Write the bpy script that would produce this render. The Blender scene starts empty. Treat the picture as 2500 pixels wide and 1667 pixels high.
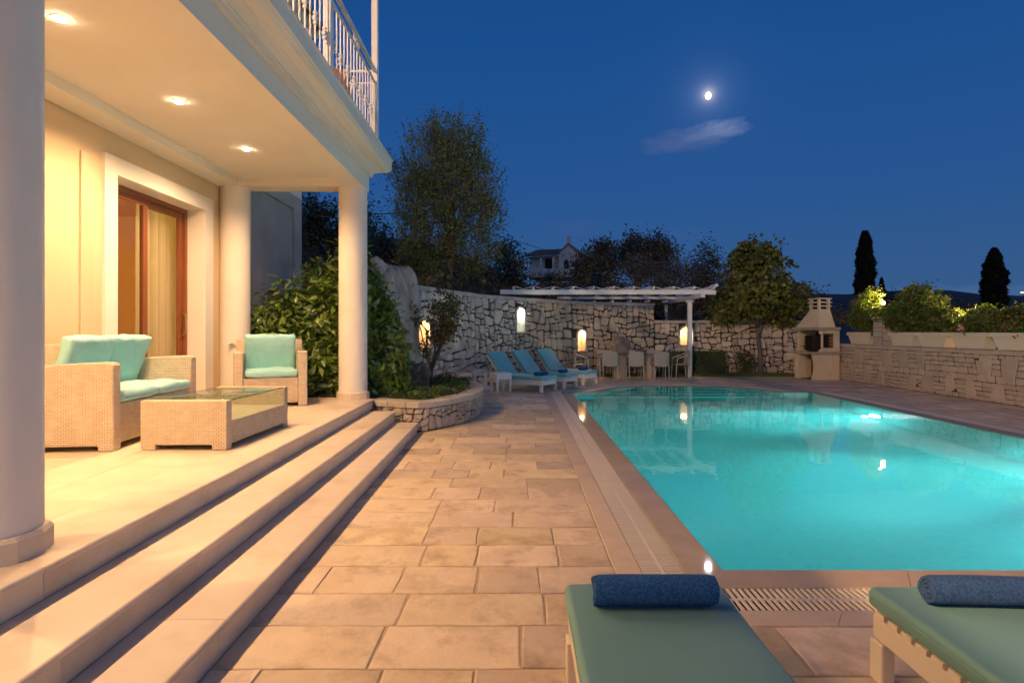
import bpy, bmesh, math, random
import numpy as np
from mathutils import Vector, Matrix, noise

random.seed(7); RNG = np.random.default_rng(7)
S = bpy.context.scene
COL = S.collection
# ------------------------------------------------------------------ camera
H0 = 1.5                                   # eye height
cam_d = bpy.data.cameras.new('camera'); cam = bpy.data.objects.new('camera', cam_d); COL.objects.link(cam)
cam.location = (0, 0, H0); cam.rotation_euler = (math.pi/2, 0, 0)
cam_d.sensor_width = 36; cam_d.lens = 20.0
cam_d.shift_x = -(1268.5-1250)/2500; cam_d.shift_y = -(833.5-808)/2500
cam_d.clip_start = 0.05; cam_d.clip_end = 3000
S.camera = cam
S.view_settings.view_transform = 'Standard'; S.view_settings.look = 'None'
S.view_settings.exposure = 0.47; S.view_settings.gamma = 1.0
S.view_settings.use_curve_mapping = False
S.render.engine = 'CYCLES'
S.cycles.use_denoising = True
try:
    S.cycles.denoiser = 'OPENIMAGEDENOISE'; S.cycles.denoising_input_passes = 'RGB_ALBEDO_NORMAL'
except Exception: pass
S.cycles.max_bounces = 10; S.cycles.diffuse_bounces = 4; S.cycles.glossy_bounces = 4
S.cycles.transmission_bounces = 6; S.cycles.transparent_max_bounces = 8
S.cycles.sample_clamp_indirect = 6.0; S.cycles.blur_glossy = 0.5
S.cycles.use_adaptive_sampling = True; S.cycles.adaptive_threshold = 0.015
F = 2500*20/36.0
def P(px, py, Y): return Vector(((px-1268.5)/F*Y, Y, H0+(808-py)/F*Y))
# ------------------------------------------------------------------ world: dusk sky
W = bpy.data.worlds.new('World'); S.world = W; W.use_nodes = True
nt = W.node_tree; nt.nodes.clear(); N = nt.nodes.new; L = nt.links.new
def mth(t, op, a, b=None, c=None, clamp=False):
    n = t.nodes.new('ShaderNodeMath'); n.operation = op; n.use_clamp = clamp
    for i, v in enumerate((a, b, c)):
        if v is None: continue
        if isinstance(v, (int, float)): n.inputs[i].default_value = v
        else: t.links.new(v, n.inputs[i])
    return n.outputs[0]
def mixc(t, fac, a, b, mode='MIX'):
    n = t.nodes.new('ShaderNodeMix'); n.data_type = 'RGBA'; n.blend_type = mode
    for i, v in ((0, fac), (6, a), (7, b)):
        if isinstance(v, (int, float)): n.inputs[i].default_value = v
        elif isinstance(v, (tuple, list)): n.inputs[i].default_value = tuple(v)+((1,) if len(v) == 3 else ())
        else: t.links.new(v, n.inputs[i])
    return n.outputs[2]
tc = N('ShaderNodeTexCoord'); sep = N('ShaderNodeSeparateXYZ'); L(tc.outputs['Generated'], sep.inputs[0])
dx, dy, dz = sep.outputs
ramp = N('ShaderNodeValToRGB'); L(dz, ramp.inputs[0]); el = ramp.color_ramp.elements
el[0].position = 0.0; el[0].color = (.036, .100, .235, 1)
el[1].position = 1.0; el[1].color = (.004, .030, .14, 1)
for p, c in ((.08, (.032, .094, .235, 1)), (.22, (.018, .083, .258, 1)), (.45, (.0095, .068, .245, 1))):
    e = el.new(p); e.color = c
# afterglow of the set sun, behind the camera and to the right
dot = mth(nt, 'ADD', mth(nt, 'MULTIPLY', dx, .62), mth(nt, 'MULTIPLY', dy, -.785))
g1 = mth(nt, 'POWER', mth(nt, 'MAXIMUM', dot, 0.0), 1.4)
zc = mth(nt, 'MAXIMUM', mth(nt, 'SUBTRACT', 1.0, mth(nt, 'ABSOLUTE', dz)), 0.0)
g2 = mth(nt, 'MULTIPLY', g1, mth(nt, 'POWER', zc, 2.2))
glow = N('ShaderNodeCombineColor')
for i, k in enumerate((.58, .57, .58)): L(mth(nt, 'MULTIPLY', g2, k), glow.inputs[i])
sky = mixc(nt, 1.0, ramp.outputs[0], glow.outputs[0], 'ADD')
# gnomonic coordinates for the clouds of the northern sky
iy = mth(nt, 'DIVIDE', 1.0, mth(nt, 'MAXIMUM', dy, .05))
gx = mth(nt, 'MULTIPLY', dx, iy); gz = mth(nt, 'MULTIPLY', dz, iy)
front = mth(nt, 'GREATER_THAN', dy, .1)
def cloud(base, cx, cz, rx, rz, tilt, col, amt, seed, thr=.42):
    ux = mth(nt, 'SUBTRACT', gx, cx); uz = mth(nt, 'SUBTRACT', gz, cz)
    uz = mth(nt, 'SUBTRACT', uz, mth(nt, 'MULTIPLY', ux, tilt))
    comb = N('ShaderNodeCombineXYZ'); L(mth(nt, 'MULTIPLY', ux, 14), comb.inputs[0]); L(mth(nt, 'MULTIPLY', uz, 34), comb.inputs[1]); comb.inputs[2].default_value = seed
    no = N('ShaderNodeTexNoise'); no.inputs['Scale'].default_value = 1.0; no.inputs['Detail'].default_value = 7; no.inputs['Roughness'].default_value = .62
    L(comb.outputs[0], no.inputs['Vector'])
    r2 = mth(nt, 'ADD', mth(nt, 'POWER', mth(nt, 'ABSOLUTE', mth(nt, 'DIVIDE', ux, rx)), 2), mth(nt, 'POWER', mth(nt, 'ABSOLUTE', mth(nt, 'DIVIDE', uz, rz)), 2))
    m = mth(nt, 'SUBTRACT', mth(nt, 'ADD', mth(nt, 'MULTIPLY', no.outputs[0], 1.7), mth(nt, 'MULTIPLY', mth(nt, 'SUBTRACT', 1.0, r2), .45)), thr+.36)
    m = mth(nt, 'MULTIPLY', m, 1.7, clamp=True)
    m = mth(nt, 'MULTIPLY', mth(nt, 'MULTIPLY', m, front), amt)
    return mixc(nt, m, base, col)
sky = cloud(sky, .345, .352, .060, .020, .18, (.135, .19, .37), .95, 3.0)
sky = cloud(sky, .290, .333, .085, .022, .05, (.060, .105, .27), .75, 8.0)
sky = cloud(sky, .10, .185, .06, .018, .05, (.032, .085, .26), .8, 5.0)
sky = cloud(sky, .28, .17, .09, .014, -.02, (.032, .088, .27), .6, 9.5)
sky = cloud(sky, .78, .072, .16, .012, .0, (.055, .12, .27), .8, 12.0)
# aureole of the moon
MD = Vector(((1729-1268.5)/F, 1, (808-231)/F)).normalized()
vm = N('ShaderNodeVectorMath'); vm.operation = 'DOT_PRODUCT'; vm.inputs[1].default_value = MD
nv = N('ShaderNodeVectorMath'); nv.operation = 'NORMALIZE'; L(tc.outputs['Generated'], nv.inputs[0]); L(nv.outputs[0], vm.inputs[0])
ang = mth(nt, 'SUBTRACT', 1.0, vm.outputs['Value'])
a1 = mth(nt, 'DIVIDE', 1.0, mth(nt, 'ADD', 1.0, mth(nt, 'POWER', mth(nt, 'MULTIPLY', ang, 28000), 1.5)))
a2 = mth(nt, 'DIVIDE', 1.0, mth(nt, 'ADD', 1.0, mth(nt, 'POWER', mth(nt, 'MULTIPLY', ang, 2600), 1.2)))
sky = mixc(nt, a2, sky, (.035, .05, .09), 'ADD')
sky = mixc(nt, a1, sky, (.42, .34, .26), 'ADD')
bg = N('ShaderNodeBackground'); L(sky, bg.inputs[0]); bg.inputs[1].default_value = .79
out = N('ShaderNodeOutputWorld'); L(bg.outputs[0], out.inputs[0])
# moonlight
sd = bpy.data.lights.new('moonlight', 'SUN'); sd.energy = .03; sd.angle = math.radians(.5); sd.color = (.8, .88, 1)
so = bpy.data.objects.new('moonlight', sd); COL.objects.link(so); so.rotation_euler = MD.to_track_quat('Z', 'Y').to_euler()
WARM = (1.0, .60, .30)
# lamp powers (each lamp is built with its fixture)
P_SPOT = 215.0; P_NICHE = 12.0; P_POOL = 205.0; P_GARDEN = 75.0; P_LANTERN = 4200.0; P_ROOM = 60.0

# ------------------------------------------------------------------ materials
MATS = {}
def mat(name, c1, c2=None, scale=4.0, rough=.6, bump=0.0, bscale=30.0, objvar=0.0, metallic=0.0, coat=0.0, spec=.5,
        detail=6.0, dist=.02, bump2=0.0, b2scale=4.0, contrast=(.35, .65), stain=None, stain_scale=1.5, stain_amt=.5, uvweave=None, sheen=0, trans=0, island=0.0, stretch=None):
    if name in MATS: return MATS[name]
    m = bpy.data.materials.new(name); m.use_nodes = True; t = m.node_tree
    b = t.nodes['Principled BSDF']; n = t.nodes.new; l = t.links.new
    b.inputs['Roughness'].default_value = rough; b.inputs['Metallic'].default_value = metallic
    b.inputs['Coat Weight'].default_value = coat; b.inputs['Coat Roughness'].default_value = .04
    b.inputs['Specular IOR Level'].default_value = spec
    if sheen: b.inputs['Sheen Weight'].default_value = sheen; b.inputs['Sheen Roughness'].default_value = .4
    tcn = n('ShaderNodeTexCoord'); oi = n('ShaderNodeObjectInfo')
    vec = tcn.outputs['Object']
    if stretch:
        mp = n('ShaderNodeMapping'); mp.inputs['Scale'].default_value = stretch; l(vec, mp.inputs[0]); vec = mp.outputs[0]
    w = mth(t, 'MULTIPLY', oi.outputs['Random'], 37.0)
    def noi(sc, det=detail, ro=.55):
        x = n('ShaderNodeTexNoise'); x.noise_dimensions = '4D'; x.inputs['Scale'].default_value = sc; x.inputs['Detail'].default_value = det
        x.inputs['Roughness'].default_value = ro; l(vec, x.inputs['Vector']); l(w, x.inputs['W']); return x.outputs['Fac']
    if c2 is None: c2 = c1
    mr = n('ShaderNodeMapRange'); mr.inputs['From Min'].default_value = contrast[0]; mr.inputs['From Max'].default_value = contrast[1]; l(noi(scale), mr.inputs['Value'])
    col = mixc(t, mr.outputs[0], c1, c2)
    if stain:
        ms = n('ShaderNodeMapRange'); ms.inputs['From Min'].default_value = .5; ms.inputs['From Max'].default_value = .72; l(noi(stain_scale, 8, .65), ms.inputs['Value'])
        col = mixc(t, mth(t, 'MULTIPLY', ms.outputs[0], stain_amt), col, stain)
    if objvar or island:
        hsv = n('ShaderNodeHueSaturation'); l(col, hsv.inputs['Color'])
        if island:
            ge = n('ShaderNodeNewGeometry'); r = ge.outputs['Random Per Island']; k = island
        else: r = oi.outputs['Random']; k = objvar
        l(mth(t, 'ADD', mth(t, 'MULTIPLY', r, k), 1-k/2), hsv.inputs['Value'])
        r2 = mth(t, 'FRACT', mth(t, 'MULTIPLY', r, 17.3))
        l(mth(t, 'ADD', mth(t, 'MULTIPLY', r2, .04*k), .5-.02*k), hsv.inputs['Hue'])
        l(mth(t, 'ADD', mth(t, 'MULTIPLY', r2, .5*k), 1-.25*k), hsv.inputs['Saturation'])
        col = hsv.outputs[0]
    hgt = None
    if uvweave:
        wd, ht = uvweave
        br = n('ShaderNodeTexBrick'); l(tcn.outputs['UV'], br.inputs['Vector']); br.offset = .5
        br.inputs['Scale'].default_value = 1.0; br.inputs['Brick Width'].default_value = wd; br.inputs['Row Height'].default_value = ht
        br.inputs['Mortar Size'].default_value = ht*.16; br.inputs['Mortar Smooth'].default_value = 1.0; br.inputs['Bias'].default_value = 0
        br.inputs['Color1'].default_value = (1, 1, 1, 1); br.inputs['Color2'].default_value = (.84, .84, .84, 1); br.inputs['Mortar'].default_value = (.22, .17, .12, 1)
        col = mixc(t, .85, col, br.outputs['Color'], 'MULTIPLY')
        hgt = mth(t, 'SUBTRACT', 1.0, br.outputs['Fac'])
    l(col, b.inputs['Base Color'])
    nrm = None
    def addb(h, s, d):
        nonlocal nrm
        bn = n('ShaderNodeBump'); bn.inputs['Strength'].default_value = s; bn.inputs['Distance'].default_value = d
        l(h, bn.inputs['Height'])
        if nrm: l(nrm, bn.inputs['Normal'])
        nrm = bn.outputs[0]
    if hgt is not None: addb(hgt, .8, .004)
    if bump2: addb(noi(b2scale, 5), bump2, dist*2.5)
    if bump: addb(noi(bscale, 8, .65), bump, dist)
    if nrm: l(nrm, b.inputs['Normal'])
    if trans:
        tr = n('ShaderNodeBsdfTranslucent'); l(mixc(t, 1.0, col, (1.5, 1.7, .55), 'MULTIPLY'), tr.inputs[0]); mx = n('ShaderNodeMixShader'); mx.inputs[0].default_value = trans
        o = t.nodes['Material Output']; l(b.outputs[0], mx.inputs[1]); l(tr.outputs[0], mx.inputs[2]); l(mx.outputs[0], o.inputs[0])
    MATS[name] = m; return m
def emis(name, col, s):
    m = bpy.data.materials.new(name); m.use_nodes = True; t = m.node_tree; t.nodes.clear()
    e = t.nodes.new('ShaderNodeEmission'); e.inputs[0].default_value = (*col, 1); e.inputs[1].default_value = s
    o = t.nodes.new('ShaderNodeOutputMaterial'); t.links.new(e.outputs[0], o.inputs[0]); return m
def glassm(name, col=(1, 1, 1), ior=1.45, rough=0.0, bump=0, bscale=3, stretch=(1, 1, 1), spec_only=False):
    m = bpy.data.materials.new(name); m.use_nodes = True; t = m.node_tree; t.nodes.clear(); n = t.nodes.new
    o = n('ShaderNodeOutputMaterial')
    if spec_only:     # thin pane
        tr = n('ShaderNodeBsdfTransparent'); tr.inputs[0].default_value = (*col, 1); gl = n('ShaderNodeBsdfGlossy'); gl.inputs['Roughness'].default_value = rough
        lw_ = n('ShaderNodeLayerWeight'); lw_.inputs[0].default_value = .5; mx = n('ShaderNodeMixShader')
        fr = mth(t, 'ADD', mth(t, 'MULTIPLY', mth(t, 'POWER', lw_.outputs['Facing'], 5.0), .92), .06)
        t.links.new(fr, mx.inputs[0]); t.links.new(tr.outputs[0], mx.inputs[1]); t.links.new(gl.outputs[0], mx.inputs[2]); t.links.new(mx.outputs[0], o.inputs[0])
        return m
    g = n('ShaderNodeBsdfGlass'); g.inputs['Color'].default_value = (*col, 1); g.inputs['IOR'].default_value = ior; g.inputs['Roughness'].default_value = rough
    if bump:
        tcn = n('ShaderNodeTexCoord'); mp = n('ShaderNodeMapping'); mp.inputs['Scale'].default_value = stretch; no = n('ShaderNodeTexNoise')
        no.inputs['Scale'].default_value = bscale; no.inputs['Detail'].default_value = 4
        bn = n('ShaderNodeBump'); bn.inputs['Strength'].default_value = bump; bn.inputs['Distance'].default_value = .02
        t.links.new(tcn.outputs['Object'], mp.inputs[0]); t.links.new(mp.outputs[0], no.inputs['Vector']); t.links.new(no.outputs[0], bn.inputs['Height']); t.links.new(bn.outputs[0], g.inputs['Normal'])
    t.links.new(g.outputs[0], o.inputs[0]); return m

m_white = mat('white_render', (.80, .76, .68), (.76, .72, .64), scale=1.2, stain=(.66, .60, .51), stain_scale=1.1, stain_amt=.2, rough=.85, bump=.15, bscale=90, dist=.002)
m_col = mat('column_paint', (.80, .75, .67), (.76, .71, .63), scale=1.5, stain=(.62, .55, .46), stain_scale=1.6, stain_amt=.35, rough=.8, bump=.12, bscale=120, dist=.002)
m_yellow = mat('yellow_render', (.68, .53, .34), (.63, .49, .305), scale=1.0, rough=.85, bump=.2, bscale=80, dist=.002)
m_grey = mat('weathered_render', (.50, .48, .44), (.36, .34, .31), scale=.9, rough=.9, bump=.2, bscale=60, dist=.003, stain=(.22, .19, .17), stain_scale=.8, stain_amt=.6)
m_slab = mat('terrace_limestone', (.70, .60, .46), (.62, .52, .39), scale=2.2, rough=.42, bump=.10, bscale=60, dist=.002, stain=(.48, .36, .24), stain_scale=1.6, stain_amt=.45, objvar=.08)
m_step = mat('step_limestone', (.70, .585, .45), (.63, .515, .385), scale=2.5, rough=.55, bump=.22, bscale=70, dist=.002, stain=(.40, .28, .17), stain_scale=2.2, stain_amt=.5, objvar=.07)
m_pave = mat('paving_limestone', (.68, .545, .37), (.57, .44, .29), scale=3.0, rough=.6, bump=.8, bscale=22, dist=.007, bump2=.9, b2scale=6, stain=(.25, .165, .095), stain_scale=3.4, stain_amt=.8, objvar=.42)
m_bed = mat('mortar_bed', (.52, .39, .25), (.40, .29, .18), scale=6, rough=.9, bump=.4, bscale=40, dist=.004)
m_kerb = mat('wet_kerb_stone', (.46, .36, .245), (.40, .31, .205), scale=4, rough=.55, spec=.15, coat=.35, bump=.05, bscale=25, dist=.002, objvar=.05)
m_band = mat('edging_limestone', (.60, .48, .345), (.54, .42, .30), scale=3, rough=.55, bump=.25, bscale=60, dist=.002, objvar=.06, stain=(.36, .26, .17), stain_scale=2.5, stain_amt=.4)
m_slat = mat('drain_plastic', (.66, .58, .46), rough=.45, objvar=.06)
m_dark = mat('dark_void', (.02, .016, .012), rough=.9)
m_pool = mat('pool_mosaic', (.022, .50, .475), (.016, .42, .405), scale=14, rough=.35, objvar=0)
m_stone = mat('wall_stone', (.68, .59, .48), (.52, .44, .35), scale=3.2, rough=.85, bump=.7, bscale=16, dist=.012, objvar=.5, stain=(.20, .165, .13), stain_scale=3.0, stain_amt=.55)
m_stone2 = mat('pale_wall_stone', (.56, .47, .35), (.48, .40, .295), scale=3.2, rough=.85, bump=.6, bscale=18, dist=.010, objvar=.22, stain=(.32, .25, .17), stain_scale=3.0, stain_amt=.4)
m_stone3 = mat('planter_stone', (.50, .44, .38), (.38, .32, .26), scale=3.5, rough=.85, bump=.8, bscale=15, dist=.012, objvar=.35, stain=(.30, .21, .14), stain_scale=3.2, stain_amt=.55)
m_mort = mat('wall_mortar', (.075, .058, .044), (.05, .04, .03), scale=8, rough=.95, bump=.6, bscale=50, dist=.01)
m_mort2 = mat('pale_mortar', (.085, .06, .04), (.06, .042, .028), scale=8, rough=.95, bump=.5, bscale=50, dist=.008)
m_cope = mat('coping_stone', (.52, .46, .39), (.43, .37, .31), scale=3, rough=.8, bump=.6, bscale=14, dist=.008, objvar=.2, stain=(.33, .25, .18), stain_scale=3, stain_amt=.5)
m_rock = mat('boulder_rock', (.62, .57, .52), (.36, .30, .25), scale=2.6, stretch=(1.6, 1.6, .5), rough=.85, bump=1.0, bscale=9, dist=.05, bump2=.8, b2scale=3, stain=(.35, .22, .13), stain_scale=1.4, stain_amt=.6, detail=8)
m_wick = mat('wicker', (.76, .63, .46), (.68, .54, .38), scale=9, rough=.5, uvweave=(.044, .017))
m_cush = mat('aqua_cushion', (.36, .68, .66), (.33, .64, .62), scale=3, rough=.75, bump=.55, bscale=6, dist=.02, bump2=.7, b2scale=3, sheen=.2)
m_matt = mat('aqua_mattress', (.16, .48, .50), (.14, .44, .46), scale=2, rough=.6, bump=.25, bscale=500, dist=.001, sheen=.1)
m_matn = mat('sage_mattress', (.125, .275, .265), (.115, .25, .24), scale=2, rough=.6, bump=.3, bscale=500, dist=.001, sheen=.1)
m_towel = mat('blue_towel', (.014, .125, .37), (.006, .05, .17), scale=110, contrast=(.4, .6), rough=.95, bump=1.0, bscale=150, dist=.012)
m_wpaint = mat('white_paint', (.74, .74, .72), (.68, .68, .66), scale=6, rough=.45)
m_beige = mat('beige_metal', (.66, .58, .46), rough=.45)
m_wood = mat('brown_frame', (.26, .085, .03), (.22, .07, .025), scale=6, rough=.4, stretch=(8, 8, .6))
m_glass = glassm('window_pane', (.90, .88, .82), 1.5, 0, spec_only=True)
m_tglass = glassm('table_glass', (.78, .88, .84), 1.5, 0, spec_only=True)
m_curt = mat('sheer_curtain', (.62, .56, .45), rough=.9, trans=.35)
m_curt2 = mat('grey_curtain', (.36, .29, .23), rough=.9)
m_room = mat('room_wall', (.80, .58, .30), rough=.9)
m_leafL = mat('laurel_leaf', (.11, .19, .04), (.17, .24, .045), scale=3, rough=.28, coat=.25, island=.8, trans=.12)
m_leafO = mat('planter_leaf', (.09, .14, .025), (.16, .19, .035), scale=2, rough=.45, island=.9, trans=.35)
m_leafR = mat('reddish_leaf', (.10, .125, .035), (.16, .085, .03), scale=1.5, rough=.4, island=.8, trans=.2)
m_leafM = mat('mulberry_leaf', (.10, .125, .022), (.16, .155, .026), scale=1.2, rough=.5, island=.9, trans=.25)
m_leafT = mat('willowy_leaf', (.10, .15, .055), (.15, .175, .06), scale=.5, rough=.6, island=.8, trans=.15)
m_leafD = mat('dark_leaf', (.075, .07, .036), (.10, .078, .04), scale=.4, rough=.7, island=.9)
m_leafG = mat('grey_leaf', (.11, .10, .075), (.14, .125, .09), scale=.4, rough=.7, island=.7)
m_leafB = mat('boxwood_leaf', (.045, .085, .014), (.07, .11, .02), scale=3, rough=.5, island=.8)
m_leafC = mat('cypress_leaf', (.022, .024, .012), (.03, .028, .015), scale=1, rough=.8, island=.8)
m_bark = mat('bark', (.17, .135, .10), (.10, .075, .055), scale=6, rough=.9, bump=.8, bscale=20, dist=.02, stretch=(1, 1, .25))
m_soil = mat('soil', (.06, .042, .028), (.04, .03, .02), scale=5, rough=.95, bump=.7, bscale=25, dist=.02)
m_hill = mat('hillside_scrub', (.026, .024, .013), (.04, .032, .018), scale=.6, rough=.95, bump=.8, bscale=3, dist=.2)
m_bbq = mat('barbecue_render', (.72, .62, .45), (.64, .54, .38), scale=2, rough=.85, bump=.3, bscale=70, dist=.003)
m_bbqs = mat('barbecue_slab', (.42, .36, .29), (.33, .28, .22), scale=4, rough=.8, bump=.4, bscale=25, dist=.006)
m_brick = mat('fire_brick', (.30, .15, .07), (.22, .10, .045), scale=5, rough=.9, objvar=.3)
m_pot = mat('planter_plastic', (.78, .69, .52), (.73, .64, .47), scale=3, rough=.5)
m_terra = mat('terracotta', (.42, .15, .06), (.34, .12, .05), scale=5, rough=.8)
m_tile = mat('roof_tile', (.20, .12, .07), (.13, .085, .05), scale=4, rough=.9, objvar=.3)
m_chair = mat('cream_chair', (.60, .54, .44), rough=.5, uvweave=(.02, .008))
m_table = mat('table_stone', (.55, .45, .32), (.48, .38, .26), scale=3, rough=.5)
m_cloudlite = emis('moon_surface', (1.0, .95, .85), 14.0)
m_bulb = emis('spot_glow', (1.0, .80, .52), 90.0)
m_bulbn = emis('niche_bulb', (1.0, .70, .34), 28.0)
m_bulbc = emis('cool_bulb', (.85, 1.0, .95), 18.0)
m_poolb = emis('pool_lamp', (.85, .96, 1.0), 60.0)
m_dot = emis('distant_window_glow', (1.0, .62, .3), 1.6)

# ------------------------------------------------------------------ object helpers
def tag(o, label=None, cat=None, group=None, kind=None):
    if label: o['label'] = label
    if cat: o['category'] = cat
    if group: o['group'] = group
    if kind: o['kind'] = kind
    return o
def thing(name, label, cat, loc=(0, 0, 0), rz=0, group=None, kind=None):
    o = bpy.data.objects.new(name, None); COL.objects.link(o); o.location = loc; o.rotation_euler = (0, 0, rz)
    o.empty_display_size = .1
    return tag(o, label, cat, group, kind)
def link(name, me, parent=None, loc=None, rot=None, kind=None):
    o = bpy.data.objects.new(name, me); COL.objects.link(o)
    if parent: o.parent = parent
    if loc is not None: o.location = loc
    if rot is not None: o.rotation_euler = rot
    if kind: o['kind'] = kind
    return o
def boxuv(me):
    uv = me.uv_layers.new(name='uv')
    for p in me.polygons:
        n = p.normal; a = max(range(3), key=lambda i: abs(n[i]))
        for li in p.loop_indices:
            c = me.vertices[me.loops[li].vertex_index].co
            uv.data[li].uv = ((c.y, c.z) if a == 0 else (c.x, c.z) if a == 1 else (c.x, c.y))
class MB:
    def __init__(s): s.v = []; s.f = []
    def add(s, vs, fs):
        k = len(s.v); s.v += [tuple(v) for v in vs]; s.f += [tuple(i+k for i in f) for f in fs]; return s
    def box(s, x0, x1, y0, y1, z0, z1, b=0.0):
        if b <= 0:
            return s.add([(x0, y0, z0), (x1, y0, z0), (x1, y1, z0), (x0, y1, z0), (x0, y0, z1), (x1, y0, z1), (x1, y1, z1), (x0, y1, z1)],
                         [(3, 2, 1, 0), (4, 5, 6, 7), (0, 1, 5, 4), (1, 2, 6, 5), (2, 3, 7, 6), (3, 0, 4, 7)])
        def ring(i, z): return [(x0+i, y0, z), (x1-i, y0, z), (x1, y0+i, z), (x1, y1-i, z), (x1-i, y1, z), (x0+i, y1, z), (x0, y1-i, z), (x0, y0+i, z)]
        def ring2(z): return [(x0+b, y0+b, z), (x1-b, y0+b, z), (x1-b, y0+b, z), (x1-b, y1-b, z), (x1-b, y1-b, z), (x0+b, y1-b, z), (x0+b, y1-b, z), (x0+b, y0+b, z)]
        # chamfered box: 3 ring pairs
        vs = []
        for (z, o) in ((z0, 1), (z0+b, 0), (z1-b, 0), (z1, 1)):
            if o: vs += [(x0+b, y0+b, z), (x1-b, y0+b, z), (x1-b, y1-b, z), (x0+b, y1-b, z)]
            else: vs += ring(b, z)
        fs = [(3, 2, 1, 0), (20, 21, 22, 23)]
        lo = 4; hi = 12
        for i in range(8): fs.append((lo+i, lo+(i+1) % 8, hi+(i+1) % 8, hi+i))
        for base, oc, flip in ((0, lo, 0), (20, hi, 1)):
            cm = [0, 1, 1, 2, 2, 3, 3, 0]
            for i in range(8):
                a, c = oc+i, oc+(i+1) % 8; p, q = base+cm[i], base+cm[(i+1) % 8]
                f = [a, p, q, c] if p != q else [a, p, c]
                if not flip: f = f[::1]
                else: f = f[::-1]
                fs.append(tuple(f))
        return s.add(vs, fs)
    def tube(s, pts, r, n=8, cap=True, rs=None):
        pts = [Vector(p) for p in pts]; k0 = len(s.v); m = len(pts)
        up = Vector((0, 0, 1))
        prev = None
        for i, p in enumerate(pts):
            d = (pts[min(i+1, m-1)]-pts[max(i-1, 0)]).normalized()
            if prev is None:
                a = d.cross(up)
                if a.length < .05: a = d.cross(Vector((1, 0, 0)))
            else: a = prev-d*prev.dot(d)
            a.normalize(); prev = a; b = d.cross(a)
            rr = rs[i] if rs else r
            for j in range(n):
                t = 2*math.pi*j/n; s.v.append(tuple(p+a*math.cos(t)*rr+b*math.sin(t)*rr))
        for i in range(m-1):
            for j in range(n):
                s.f.append((k0+i*n+j, k0+i*n+(j+1) % n, k0+(i+1)*n+(j+1) % n, k0+(i+1)*n+j))
        if cap:
            s.f.append(tuple(k0+j for j in range(n))[::-1]); s.f.append(tuple(k0+(m-1)*n+j for j in range(n)))
        return s
    def lathe(s, prof, n=24, c=(0, 0, 0), a0=0):
        k0 = len(s.v)
        for r, z in prof:
            for j in range(n):
                t = 2*math.pi*j/n+a0; s.v.append((c[0]+r*math.cos(t), c[1]+r*math.sin(t), c[2]+z))
        for i in range(len(prof)-1):
            for j in range(n): s.f.append((k0+i*n+j, k0+i*n+(j+1) % n, k0+(i+1)*n+(j+1) % n, k0+(i+1)*n+j))
        s.f.append(tuple(k0+j for j in range(n))[::-1]); s.f.append(tuple(k0+(len(prof)-1)*n+j for j in range(n)))
        return s
    def prism(s, poly, axis, a, b):
        """extrude a 2D polygon along axis 0/1/2 from a to b"""
        def mk(p, t):
            if axis == 0: return (t, p[0], p[1])
            if axis == 1: return (p[0], t, p[1])
            return (p[0], p[1], t)
        n = len(poly); vs = [mk(p, a) for p in poly]+[mk(p, b) for p in poly]
        fs = [tuple(range(n))[::-1], tuple(range(n, 2*n))]+[(i, (i+1) % n, n+(i+1) % n, n+i) for i in range(n)]
        return s.add(vs, fs)
    def mesh(s, name, m=None, smooth=False, uv=False, fix=True):
        me = bpy.data.meshes.new(name); me.from_pydata(s.v, [], s.f)
        if fix:
            bm = bmesh.new(); bm.from_mesh(me); bmesh.ops.recalc_face_normals(bm, faces=bm.faces); bm.to_mesh(me); bm.free()
        if m: me.materials.append(m)
        if smooth: me.polygons.foreach_set('use_smooth', [True]*len(me.polygons))
        if uv: boxuv(me)
        return me
    def obj(s, name, m, parent=None, loc=None, rot=None, smooth=False, uv=False, kind=None, fix=True, shift=None):
        if shift: s.v = [(x-shift[0], y-shift[1], z-shift[2]) for x, y, z in s.v]
        return link(name, s.mesh(name, m, smooth, uv, fix), parent, loc, rot, kind)
def autosmooth(o, ang=35):
    me = o.data
    bm = bmesh.new(); bm.from_mesh(me)
    for f in bm.faces: f.smooth = True
    for e in bm.edges:
        if len(e.link_faces) == 2 and e.calc_face_angle(0) > math.radians(ang): e.smooth = False
    bm.to_mesh(me); bm.free(); return o
def rbox(size, b=.02, seg=3, cuts=0, warp=None):
    bm = bmesh.new(); bmesh.ops.create_cube(bm, size=1.0)
    bmesh.ops.scale(bm, vec=size, verts=bm.verts)
    bmesh.ops.bevel(bm, geom=list(bm.edges), offset=b, segments=seg, affect='EDGES', profile=.5)
    if cuts: 
        big = [e for e in bm.edges if e.calc_length() > b*2.2]
        bmesh.ops.subdivide_edges(bm, edges=big, cuts=cuts, use_grid_fill=True)
    if warp:
        for v in bm.verts: v.co = warp(v.co)
    me = bpy.data.meshes.new('m'); bm.to_mesh(me); bm.free()
    me.polygons.foreach_set('use_smooth', [True]*len(me.polygons)); return me
def rb(name, size, m, parent, loc, rot=None, b=.02, seg=3, cuts=0, warp=None, uv=False):
    me = rbox(size, b, seg, cuts, warp); me.materials.append(m)
    if uv: boxuv(me)
    return link(name, me, parent, loc, rot)
def npmesh(name, V, Fc, m):
    me = bpy.data.meshes.new(name); k = Fc.shape[1]
    me.vertices.add(len(V)); me.vertices.foreach_set('co', V.astype(np.float32).ravel())
    me.loops.add(Fc.size); me.loops.foreach_set('vertex_index', Fc.astype(np.int32).ravel())
    me.polygons.add(len(Fc)); me.polygons.foreach_set('loop_start', np.arange(0, Fc.size, k, dtype=np.int32))
    me.polygons.foreach_set('loop_total', np.full(len(Fc), k, dtype=np.int32))
    me.update(calc_edges=True); me.materials.append(m); return me
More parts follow.
